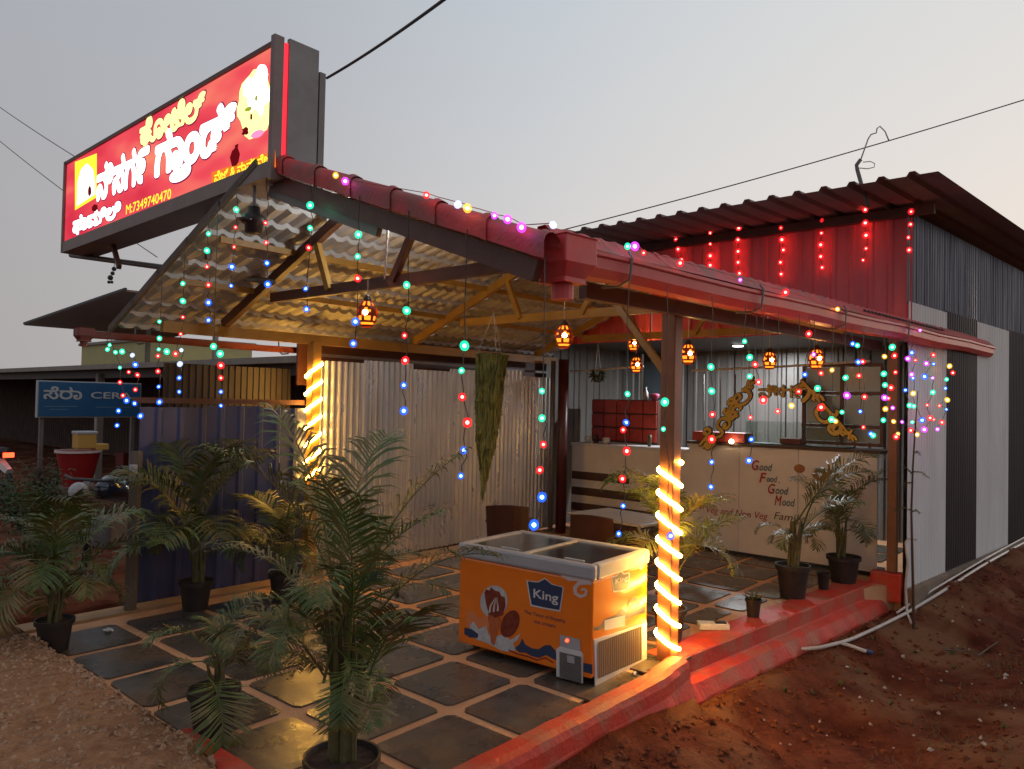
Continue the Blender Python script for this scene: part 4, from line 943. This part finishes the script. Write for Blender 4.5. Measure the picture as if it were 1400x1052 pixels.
palm('potted_palm', 'large dense potted palm with many arching fronds at the front kerb', mp_.x, mp_.y, 0, .165, .26, [(0, 20, 2, .92), (2, 200, 4, .98), (2, 110, 0, 1.02), (0, -60, 5, .95), (1, -45, 16, .9), (1, 130, 20, .85), (4, 128, 48, .68), (3, 250, 12, .8), (3, 60, 14, .8), (2, 310, 8, .9), (0, 160, 10, .85)]+ring(9, 2, 18, 42, .48, .66, 20, MID)+ring(7, 31, 40, 76, .38, .5, 40, LOWF)+ring(7, 32, 66, 108, .32, .44, 10, LOWF), (10, .78, .018), 1)
p2 = pt(293, 940, Z=.26)
palm('potted_palm', 'thin young palm in a dark brown pot between gravel and large palm', p2.x, p2.y, 0, .135, .26, ring(4, 3, 5, 25, .42, .55, 0, MID)+ring(4, 33, 40, 75, .45, .6, 60, LOWF), (6, .22, .012), 2)
p3 = pt(75, 846, Z=.22)
palm('potted_palm', 'bushy dark palm in a black pot at the gravel edge left of the patio', p3.x, p3.y, -.02, .125, .24, ring(9, 5, 2, 26, .78, .98, 0, (1, 6, 3))+ring(10, 6, 28, 66, .55, .8, 30, (6, 5, 4)), (8, .36, .014), 3)
palm('potted_palm', 'tall palm with drooping fronds against the middle of the blue wall', -1.75, 3.62, 0, .14, .25, ring(8, 8, 0, 20, .95, 1.15, 0, (1, 3, 4))+ring(8, 9, 28, 60, .65, .9, 30, (6, 4)), (6, .52, .018), 4)
palm('potted_palm', 'low bushy palm at the foot of the blue wall beside the yellow post', -1.05, 3.35, 0, .14, .25, ring(9, 10, 4, 34, .75, .95, 0, MID)+ring(7, 11, 40, 70, .55, .75, 30, LOWF), (6, .35, .016), 5)
palm('potted_palm', 'palm with yellow lit fronds standing behind the post by the freezer', .42, .22, 0, .13, .26, ring(7, 12, 0, 24, .72, .92, 0, MID)+ring(6, 13, 30, 64, .5, .75, 30, LOWF), (7, .70, .013), 6)
palm('potted_palm', 'upright palm in a round black pot halfway along the side kerb', 2.5, .03, 0, .16, .32, [(1, -49, 6, 1.15), (1, -40, 14, 1.05), (3, -70, 20, .9), (4, -60, 34, .7), (4, 120, 38, .45), (5, -20, 50, .5), (5, 150, 60, .45), (6, 80, 55, .45)], (9, .46, .017), 7)
palm('potted_palm', 'bushy palm in a black pot beside the far corner post', 3.55, -.12, 0, .17, .28, ring(6, 16, 0, 20, .65, .85, 0, MID)+ring(7, 17, 30, 70, .4, .6, 30, LOWF), (7, .45, .016), 8)
# small pots on the side kerb
for (x, y, r, h, lab) in ((1.55, .02, .07, .16, 'small brown pot with a low plant on the side kerb'), (3.05, -.08, .065, .17, 'small empty black pot between the two palms on the side kerb')):
    t = thing('small_pot', lab, 'pot', (x, y, 0)); pot_mesh(r, h).build('pot', M_POT, t, world=False)
    if 'plant' in lab:
        mb = MB(); rg = random.Random(3)
        for i in range(40):
            a = rg.random()*6.28; l = .05+.06*rg.random(); d = V((math.cos(a), math.sin(a), .7)); b = V((0, 0, h*.8)); s = V((-d.y, d.x, 0))*.008
            mb.add([b-s, b+s, b+d*l+s, b+d*l-s], [(0, 1, 2, 3)])
        mb.build('leaves', M_LEAFD, t, world=False)
# slender araucaria sapling by the corner
ar = thing('slender_sapling', 'thin dark sapling with few drooping branches before the striped wall', 'sapling', (3.55, -.80, -.2))
base = V((3.45, -.80, 0)); tp = pt(1255, 533, X=3.45)
tr = [pt(x, y, X=3.45) for x, y in ((1250, 800), (1247, 745), (1246, 700), (1248, 640), (1251, 590), (1255, 535))]; tr[0].z = gh(tr[0].x, tr[0].y)-.02
MB().tube(tr, [.014, .012, .010, .009, .007, .004], 6).build('trunk', M_DBROWN, ar)
for k, (x0, y0, x1, y1, sg_) in enumerate(((1248, 645, 1272, 655, 1), (1248, 648, 1228, 638, 1), (1247, 698, 1222, 698, 1), (1247, 700, 1258, 702, 1), (1251, 592, 1240, 588, 1), (1249, 620, 1258, 622, 1), (1247, 660, 1233, 668, 1))):
    a, b = pt(x0, y0, X=3.45), pt(x1, y1, X=3.45-.1*(k % 2)); mid = a.lerp(b, .5)+ZA*.03
    mb = MB().tube([a, mid, b], [.006, .005, .002], 5); rg = random.Random(k)
    for i in range(34):
        t_ = rg.random(); q = a.lerp(mid, t_*2) if t_ < .5 else mid.lerp(b, t_*2-1); d = V((rg.uniform(-1, 1), rg.uniform(-1, 1), rg.uniform(-1, .4))).normalized()*.035; s = d.orthogonal().normalized()*.003
        mb.add([q-s, q+s, q+d], [(0, 1, 2)])
    mb.build('branch', M_LEAFD, ar)
# trailing plant in hanging basket
hb = thing('trailing_hanging_plant', 'long pale green trailing plant hanging from the canopy like a column', 'hanging plant', pt(672, 490, X=.45))
c = pt(672, 488, X=.45); rg = random.Random(12); mb = MB()
kx = (c-CAM).dot(fw)/F_PX
for i in range(2600):
    a = rg.random()*6.28; q = math.sqrt(rg.random()); rr = .155*q; ln = (1.55*(1-.42*q)*rg.uniform(.5, 1.0)); x, y = rr*math.cos(a), rr*math.sin(a)
    P = []; nseg = 5
    for s in range(nseg+1):
        f = s/nseg; pull = 1-.55*f*(ln/1.28)
        P.append(c+V((x*pull*(1+.12*math.sin(s*2+i)), y*pull*(1+.12*math.cos(s*3+i)), -f*ln+.02))+(rt*-.05)*(f*ln/1.28))
    for s in range(nseg):
        a2 = rg.random()*6.28; d = V((math.cos(a2), math.sin(a2), 0))*.0055; mb.add([P[s]-d, P[s]+d, P[s+1]+d, P[s+1]-d], [(0, 1, 2, 3)])
    for s in range(3):
        b = P[rg.randrange(nseg)]; v = V((rg.uniform(-1, 1), rg.uniform(-1, 1), rg.uniform(-1.4, .2))).normalized()*.028; s_ = v.orthogonal().normalized()*.006
        mb.add([b-s_, b+s_, b+v], [(0, 1, 2)])
stuff(mb.build('foliage', M_MOSS, hb))
MB().lathe([(.001, -.06), (.08, -.05), (.12, .0), (.13, .03), (.12, .03), (.001, .0)], 16, c).build('basket', M_DBROWN, hb)
for a in (0, 2.1, 4.2): MB().tube([c+V((.14*math.cos(a), .14*math.sin(a), .03)), V((c.x+.02, c.y, 2.72))], .003, 4).build('cord', M_WIREW, hb)
hp = thing('hanging_pot', 'small dark hanging pot with leaves over the striped counter', 'hanging plant', pt(818, 515, X=4.0))
c = pt(817, 517, X=4.0); MB().lathe([(.001, -.06), (.05, -.06), (.08, .05), (.001, .04)], 12, c).build('pot', M_POT, hp); mb = MB()
for i in range(160):
    v = V((rg.uniform(-1, 1), rg.uniform(-1, 1), rg.uniform(-.9, .7))).normalized()*rg.uniform(.06, .15); b = c+v*.6+ZA*.05; s_ = v.orthogonal().normalized()*.014; mb.add([b-s_, b+s_, b+v*.5-ZA*.02], [(0, 1, 2)])
mb.build('leaves', M_LEAFD, hp)
for a in (-.05, .05): MB().tube([c+V((0, a, .05)), V((c.x, c.y, 2.75))], .004, 4).build('cord', M_WIREW, hp)

# ------------------------------------------------------------------ tables, chairs
def chair(x, y, rz, label):
    t = thing('plastic_chair', label, 'chair', (x, y, 0), rz)
    MB().box((0, 0, .43), (.42, .42, .03)).build('seat', M_CHAIR, t, world=False, bevel=.01)
    mb = MB()
    for i in range(7):
        f = i/6*2-1; mb.v += [(.20+.03*(1-f*f), f*.20, .46), (.26+.04*(1-f*f), f*.215, .80+.02*(1-f*f))]
    mb.f = [(2*i, 2*i+1, 2*i+3, 2*i+2) for i in range(6)]; o = mb.build('backrest', M_CHAIR, t, world=False); md = o.modifiers.new('t', 'SOLIDIFY'); md.thickness = .02
    for a in (-.18, .18):
        for b in (-.18, .18): MB().beam((a, b, .42), (a*1.15, b*1.15, 0), .035, .035).build('leg', M_CHAIR, t, world=False)
        MB().beam((-.18, a*1.15, .62), (.22, a*1.15, .64), .04, .025).build('armrest', M_CHAIR, t, world=False); MB().beam((-.18, a*1.15, .62), (-.18, a*1.1, .43), .03, .03).build('arm_post', M_CHAIR, t, world=False)
p = pt(694, 690, Z=.80); chair(p.x+.1, p.y+.05, R(215), 'dark brown plastic chair beside the corrugated wall')
def table(x, y, rz, label):
    t = thing('dining_table', label, 'table', (x, y, 0), rz)
    MB().box((0, 0, .735), (.62, .95, .03)).build('table_top', mat('dull_table_top', (.34, .31, .28), (.26, .235, .21), 5, .4), t, world=False, bevel=.008); MB().box((-.02, 0, .60), (.56, .88, .22)).build('apron', M_CHAIR, t, world=False)
    for a in (-.25, .25):
        for b in (-.4, .4): MB().beam((a, b, .5), (a, b, 0), .05, .05).build('leg', M_CHAIR, t, world=False)
p = pt(785, 702, Z=.75); table(p.x+.25, p.y-.42, R(-8), 'white topped table with dark brown apron behind the freezer')
p = pt(835, 715, Z=.8); chair(1.15, 1.35, R(190), 'dark brown plastic chair tucked behind the freezer')

# ------------------------------------------------------------------ small things on the right
eb = thing('extension_box', 'white power strip lying on the red kerb near the post', 'power strip', pt(975, 856, Z=.0))
c = pt(975, 857, Z=.02); MB().box(c+ZA*.01, (.11, .25, .05), R(42)).build('box', M_WHITE, eb, bevel=.008); MB().box(c+ZA*.04+V((.03, -.05, 0)), (.05, .09, .015), R(42)).build('plug', M_BLACK, eb)
def gp_(x, y):
    t = 1.5; r = ray(x, y)
    while t < 30:
        p = CAM+r*t
        if p.z < gh(p.x, p.y)+.035: break
        t += .01
    return CAM+r*t
def pipe(name, label, pix, r, m=M_PVC):
    t = thing(name, label, 'pipe', gp_(*pix[0])); P = [gp_(*q) for q in pix]
    Q = []
    for i in range(len(P)-1): Q += [P[i].lerp(P[i+1], k/6) for k in range(6)]
    Q.append(P[-1])
    for k in range(2): Q = [Q[0]]+[(Q[i-1]+Q[i]*2+Q[i+1])/4 for i in range(1, len(Q)-1)]+[Q[-1]]
    MB().tube(Q, r, 8).build('pipe', m, t, smooth=True); return t
t = pipe('water_pipe', 'long white plastic pipe with a side branch lying on the red soil', [(1092, 888), (1120, 886), (1160, 876), (1200, 858), (1240, 838), (1290, 808), (1340, 775), (1400, 742), (1440, 722)], .017)
P = [gp_(1148, 879), gp_(1165, 884), gp_(1184, 891)]; MB().tube(P, .016, 8).build('branch', M_PVC, t); MB().tube([gp_(1183, 890), gp_(1192, 893)], .02, 8).build('end_cap', mat('blue_cap', (.03, .05, .16), None), t)
pipe('water_pipe', 'thinner white pipe running beside the branched pipe along the wall', [(1226, 838), (1250, 822), (1290, 798), (1340, 768), (1400, 735), (1440, 716)], .012)
t = thing('conduit_drop', 'white vertical conduit coming down the striped wall to the soil', 'pipe', pt(1240, 760, X=3.7))
P = [pt(1238, 742, X=3.62), pt(1241, 770, X=3.60), pt(1238, 800, X=3.58)]+[gp_(1240, 840)+ZA*.01, gp_(1246, 853)]
MB().tube(P, .012, 7).build('conduit', M_PVC, t, smooth=True); MB().tube([P[0], P[0]+V((.03, -.02, .04)), P[0]+V((.1, -.08, .03))], .012, 7).build('elbow', M_PVC, t)
t = thing('twig', 'forked dry twig lying on the red soil', 'twig', gp_(1320, 890)); MB().tube([gp_(1290, 888), gp_(1320, 890), gp_(1338, 896)], .008, 5).build('stick', M_WOOD, t); MB().tube([gp_(1338, 896), gp_(1352, 886), gp_(1364, 878)], .006, 5).build('stick', M_WOOD, t)

# ------------------------------------------------------------------ cables
def cable(label, a, b, sag, r, m=M_BLACK, n=20):
    P = [V(a).lerp(V(b), i/n)-ZA*sag*4*(i/n)*(1-i/n) for i in range(n+1)]
    tag(MB().tube(P, r, 6).build('overhead_cable', m, smooth=True), label, 'cable')
cable('thick black cable running up from the back of the signboard', pt(447, 107, X=-1.78), pt(640, -25, d=3.6), .02, .010)
cable('thin black cable passing over the ribbed roof', pt(772, 314, d=9.5), pt(1460, 118, d=9.0), .05, .007)
cable('thin grey cable sloping down to the top of the signboard end', pt(-40, 118, d=10), pt(105, 216, d=7.5), .02, .005, M_GREY)
cable('thin grey cable passing below the signboard', pt(-40, 160, d=10), pt(215, 352, d=8.2), .05, .005, M_GREY)
t = thing('service_mast', 'bent pale cable pipe rising past the roof edge with loose wire loops', 'cable pipe', pt(1190, 285, X=3.5))
MB().tube([pt(x, y, X=3.22) for x, y in ((1187, 283), (1182, 268), (1177, 250), (1172, 232), (1171, 226), (1177, 218))], .02, 8).build('pipe', M_GREY, t, smooth=True)
MB().tube([pt(x, y, X=3.22) for x, y in ((1177, 218), (1182, 204), (1187, 190), (1191, 184), (1198, 182), (1199, 176), (1203, 173), (1210, 180), (1215, 192))], .007, 6).build('wire', M_WIREW, t, smooth=True)
MB().tube([pt(x, y, X=3.22) for x, y in ((1175, 230), (1186, 231), (1195, 229), (1196, 224), (1190, 221), (1180, 222))], .005, 6).build('wire_loop', M_WIREW, t, smooth=True)

# ------------------------------------------------------------------ neighbours on the left
nb = thing('neighbour_shed', 'long low shed with pale concrete roof edge and dark open front', 'shed', (1.3, 12, 0))
MB().box((3.3, 20, 2.42), (4.0, 29, .10)).build('roof_slab', M_CONC, nb)
MB().box((1.7, 20, 2.28), (.2, 28.6, .17)).build('lintel', M_DARKS, nb)
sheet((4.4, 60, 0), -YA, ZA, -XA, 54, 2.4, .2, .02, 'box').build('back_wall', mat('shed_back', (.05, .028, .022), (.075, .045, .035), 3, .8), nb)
for y in (6.6, 15, 24, 33): MB().box((1.6, y, 1.15), (.14, .14, 2.3)).build('pillar', M_CONC, nb)
fr_ = thing('far_roof', 'dark sloping sheet roof seen behind the canopy gutter end', 'roof', (3, 7, 3))
a, b = pt(33, 443, X=3.2), pt(172, 396, X=3.2)
mb = MB(); dv = V((5, 0, 0)); mb.add([a, b, b+dv, a+dv, a-ZA*.05, b-ZA*.05, b+dv-ZA*.05, a+dv-ZA*.05], [(0, 1, 2, 3), (7, 6, 5, 4), (0, 4, 5, 1), (1, 5, 6, 2), (2, 6, 7, 3), (3, 7, 4, 0)])
mb.build('sheet', M_ROOFD, fr_); MB().beam(a+ZA*.01, b+ZA*.01, .06, .07).build('edge_trim', M_BLACK, fr_)
for q in (a.lerp(b, .45), b): MB().beam((q.x+2.5, q.y, q.z-.05), (q.x+2.5, q.y, 0), .12, .12).build('pillar', M_CONC, fr_)
yb_ = thing('yellow_building', 'pale yellow wall of a building beyond the low shed', 'building', (9, 16, 0))
q = pt(112, 470, X=8.5); MB().box((10.5, q.y-4.2, 2.0), (4, 8.4, 4.2)).build('wall', M_YWALL, yb_); MB().box((10.5, q.y-4.2, 4.15), (4.2, 8.7, .12)).build('roof', M_CONC, yb_)
# blue shop board
cb = thing('blue_signboard', 'blue shop board with white letters standing beyond the blue wall', 'sign', (0, 11.4, 0))
Yc = 11.4
A, B = pt(52, 520, Y=Yc), pt(192, 571, Y=Yc); mbx = MB().box(((A.x+B.x)/2, Yc+.05, (A.z+B.z)/2), (B.x-A.x, .08, A.z-B.z)); mbx.build('frame', M_SILV, cb)
MB().box(((A.x+B.x)/2, Yc+.0, (A.z+B.z)/2), (B.x-A.x-.04, .03, A.z-B.z-.04)).build('face', M_CBLUE, cb)
def cbt(body, x0, yb, x1, yt, off):
    a, b, c = pt(x0, yb, Y=Yc-.02), pt(x1, yb, Y=Yc-.02), pt(x0, yt, Y=Yc-.02); text_fit('lettering', body, M_SILV, cb, a, XA, ZA, -YA, b.x-a.x, c.z-a.z, off, 0, .004)
cbt('ಸೆರಾ', 59, 546, 112, 528, .02); cbt('CERA', 124, 545, 180, 536, .015)
for x0, x1, y in ((60, 106, 556), (68, 92, 560), (131, 180, 557)): MB().beam(pt(x0, y, Y=Yc-.02), pt(x1, y, Y=Yc-.02), .004, .012).build('fine_print', mat('fine_print', (.10, .20, .30), None), cb)
for x in (A.x+.1, B.x-.1): MB().beam((x, Yc+.1, 0), (x, Yc+.1, A.z), .06, .06).build('leg', M_GREY, cb)
# red tub with yellow box on a stand
Yt = 10.2
A, B = pt(77, 617, Y=Yt), pt(135, 660, Y=Yt); cxx = (A.x+B.x)/2; hw = (B.x-A.x)/2
st = thing('wooden_stand', 'dark wooden stand under the red tub', 'stand', (cxx, Yt, 0)); zst = B.z-.03
MB().box((cxx, Yt, zst-.02), (.5, .4, .04)).build('top', M_WOOD, st)
for a in (-.2, .2):
    for b in (-.15, .15): MB().beam((cxx+a, Yt+b, 0), (cxx+a, Yt+b, zst-.04), .04, .04).build('leg', M_WOOD, st)
tb = thing('red_tub', 'red tapered plastic tub with pale rim in front of the dark shed', 'tub', (cxx, Yt, zst))
MB().lathe([(.001, 0), (hw*.62, 0), (hw*.98, A.z-zst-.02), (hw*.9, A.z-zst-.02), (.001, .05)], 20, (cxx, Yt, zst)).build('body', mat('red_tub_plastic', (.32, .012, .014), (.26, .012, .012), 5, .4), tb, smooth=False)
MB().lathe([(hw*.97, 0), (hw*1.05, 0), (hw*1.05, .035), (hw*.97, .035), (hw*.97, 0)], 20, (cxx, Yt, A.z-.03)).build('rim', M_PALEP, tb)
yx = thing('yellow_icebox', 'yellow box with pale lid on top of the red tub', 'box', (cxx, Yt, A.z)); C_ = pt(116, 590, Y=Yt)
MB().box((C_.x, Yt, (A.z+C_.z)/2), (.28, .26, C_.z-A.z-.05)).build('body', mat('yellow_plastic', (.50, .28, .06), None), yx, bevel=.02); MB().box((C_.x, Yt, C_.z-.02), (.30, .28, .05)).build('lid', M_RIM, yx, bevel=.015)
MB().box((C_.x+.22, Yt-.02, A.z+.05), (.20, .24, .10)).build('side_box', mat('yellow_plastic', (.5, .28, .06), None), yx, bevel=.015)
# motorbikes
def bike(label, x, y, rz, mbody, tail):
    t = thing('motorbike', label, 'motorbike', (x, y, 0), rz)
    for wx in (-.62, .62):
        mbw = MB(); n = 24
        P = [(wx+.27*math.cos(6.283*i/n), 0, .30+.27*math.sin(6.283*i/n)) for i in range(n+1)]
        wv = mbw.tube(P, .04, 6, caps=False).build('wheel', M_BLACK, t, world=False); MB().tube([(wx, -.05, .30), (wx, .05, .30)], .05, 10).build('hub', M_GREY, wv, world=False)
        MB().beam((wx, .0, .30), (wx-.27, 0, .30), .01, .02).beam((wx, 0, .3), (wx+.27, 0, .3), .01, .02).beam((wx, 0, .3), (wx, 0, .57), .01, .02, (1, 0, 0)).beam((wx, 0, .3), (wx, 0, .03), .01, .02, (1, 0, 0)).build('spokes', M_GREY, wv, world=False)
    MB().tube([(.25, 0, .86), (.12, 0, .90), (-.1, 0, .84), (-.2, 0, .76)], [.07, .13, .12, .06], 10).build('tank', mbody, t, world=False, smooth=True)
    MB().tube([(-.15, 0, .80), (-.4, 0, .80), (-.72, 0, .86)], [.10, .12, .07], 8).build('seat', M_BLACK, t, world=False, smooth=True)
    MB().box((0, 0, .45), (.42, .24, .32)).build('engine', M_GREY, t, world=False, bevel=.03)
    MB().beam((.62, 0, .3), (.36, 0, .98), .09, .05).build('fork', M_GREY, t, world=False); MB().tube([(.30, -.36, 1.02), (.36, -.2, 1.0), (.36, .2, 1.0), (.30, .36, 1.02)], .016, 6).build('handlebar', M_BLACK, t, world=False)
    MB().ball((.48, 0, .90), .09, 10, 8).build('headlamp', M_RIM, t, world=False); MB().tube([(-.1, .14, .35), (-.75, .16, .42)], .045, 8).build('exhaust', M_GREY, t, world=False)
    MB().box((-.80, 0, .80), (.05, .16, .08)).build('tail_lamp', emit('tail_lamp', (1, .06, .02), 5) if tail else mat('tail_lens', (.2, .01, .01), None), t, world=False, bevel=.01)
    MB().tube([(-.5, 0, .68), (-.85, 0, .52)], [.10, .07], 6).build('mudguard', mbody, t, world=False)
M_BIKE = mat('dark_blue_enamel', (.012, .02, .05), None, rough=.15, coat=.8)
p = pt(160, 672, Z=.85); bike('parked motorbike with dark blue tank beside the grey wooden post', p.x, p.y, R(205), M_BIKE, False)
p = pt(12, 630, d=12.5); bike('parked motorbike with glowing red tail lamp on the soil by the shed', p.x-.16, p.y+.78, R(101), mat('white_enamel', (.5, .48, .46), None, rough=.25, coat=.5), True)
wp = thing('wooden_post', 'weathered grey wooden post before the blue wall end', 'post', (-2.15, 4.0, 0))
MB().beam((-2.16, 3.95, -.05), (-2.14, 3.97, 1.36), .075, .075).build('shaft', M_WOOD, wp); MB().box((-2.18, 3.93, 1.18), (.05, .05, .14)).build('bracket', M_SILV, wp)
# scrub
def shrub(label, x, y, s, seed, m):
    t = thing('shrub', label, 'shrub', (x, y, gh(x, y)), 0); rg = random.Random(seed); mb = MB(); st_ = MB()
    for k in range(9):
        a = rg.random()*6.28; d = V((math.cos(a)*rg.uniform(.2, .7), math.sin(a)*rg.uniform(.2, .7), 1)).normalized()*s*rg.uniform(.6, 1.1); st_.tube([(0, 0, -.03), d*.5+V((.02, 0, 0)), d], [.012, .008, .003], 4)
        for i in range(120):
            b = d*rg.uniform(.25, 1.08)+V((rg.gauss(0, 1), rg.gauss(0, 1), rg.gauss(0, 1)))*s*.13; v = V((rg.uniform(-1, 1), rg.uniform(-1, 1), rg.uniform(-.8, .8))).normalized()*s*.085; q = v.orthogonal().normalized()*s*.022
            mb.add([b, b+v*.5+q, b+v, b+v*.5-q], [(0, 1, 2, 3)])
    mb.build('foliage', m, t, world=False); st_.build('stems', M_WOOD, t, world=False)
M_SCR, M_SCR2 = mat('dry_scrub', (.06, .035, .018), (.10, .07, .03), 4, .8), mat('green_scrub', (.03, .05, .015), (.06, .075, .025), 4, .8)
for k, (px, py, s, m, lab) in enumerate(((30, 730, .75, M_SCR2, 'green scrub bush left of the bushy dark palm'), (100, 742, .6, M_SCR, 'dry brown scrub below the red tub'), (165, 735, .55, M_SCR, 'dry brown scrub by the foot of the grey wooden post'), (60, 690, .7, M_SCR, 'dry scrub bush in front of the parked motorbike with the red lamp'))):
    p = pt(px, py, Z=0); shrub(lab, p.x, p.y, s, 20+k, m)

# goods stacked in the neighbour's shed
cr_me = MB().box((0, 0, .14), (.42, .32, .28)).mesh('crate'); sl_me = MB().box((0, 0, .0), (.44, .34, .035)).mesh('slat')
crm = [mat('crate_red', (.16, .018, .014), (.10, .015, .012), 6, .6), mat('crate_brown', (.10, .05, .03), (.06, .03, .02), 6, .7)]
for k, (x, y, z, c_) in enumerate(((2.1, 11.2, 0, 0), (2.15, 11.2, .285, 0), (2.1, 11.9, 0, 1), (2.1, 11.9, .285, 0), (2.1, 11.9, .57, 1), (2.2, 12.7, 0, 0), (2.2, 12.7, .285, 1), (2.2, 13.6, 0, 0), (2.1, 14.6, 0, 1), (2.1, 14.6, .285, 0))):
    me = cr_me.copy(); me.materials.append(crm[c_]); t = thing('crate', 'dark crate stacked among goods in the open shed', 'crate', (x, y, z), R(7*((k*37) % 5-2)), 'crates in the open shed')
    o = link('body', me, None, t, False); m2 = sl_me.copy(); m2.materials.append(crm[c_])
    for zz in (.05, .15, .25): q = link('slat', m2, None, t, False); q.location = (0, 0, zz)

# small litter on the patio and weeds by the kerb
for k, (px, py, lab) in enumerate(((148, 862, 'crumpled white paper on the patio tiles by the gravel'), (867, 921, 'small white paper scrap on the patio between freezer and kerb'))):
    c = pt(px, py, Z=.012); mb = MB(); rg = random.Random(k); n = 4
    for i in range(n+1):
        for j in range(n+1): mb.v.append((c.x+(i-2)*.014*(1-.3*k), c.y+(j-2)*.02*(1-.5*k), .004+.022*rg.random()))
    mb.f = [(i*(n+1)+j, (i+1)*(n+1)+j, (i+1)*(n+1)+j+1, i*(n+1)+j+1) for i in range(n) for j in range(n)]
    tag(mb.build('paper_scrap', M_WHITE), lab, 'paper')
rg = random.Random(41); mb = MB()
for k in range(26):
    x = .4+6*rg.random(); y = edge(x)-.3-1.6*rg.random()**2; z = gh(x, y)
    for i in range(14):
        a = rg.random()*6.28; l = .02+.05*rg.random(); d = V((math.cos(a), math.sin(a), .8+.8*rg.random())).normalized()*l; q = V((-d.y, d.x, 0)).normalized()*.004; b = V((x, y, z-.004))
        mb.add([b-q*.5, b+q*.5, b+d*.6+q, b+d, b+d*.6-q], [(0, 1, 2, 4), (4, 2, 3)])
stuff(tag(mb.build('weeds', mat('weed_green', (.06, .085, .02), (.11, .11, .03), 6, .7)), 'sparse small green weeds in the red soil', 'weeds'))
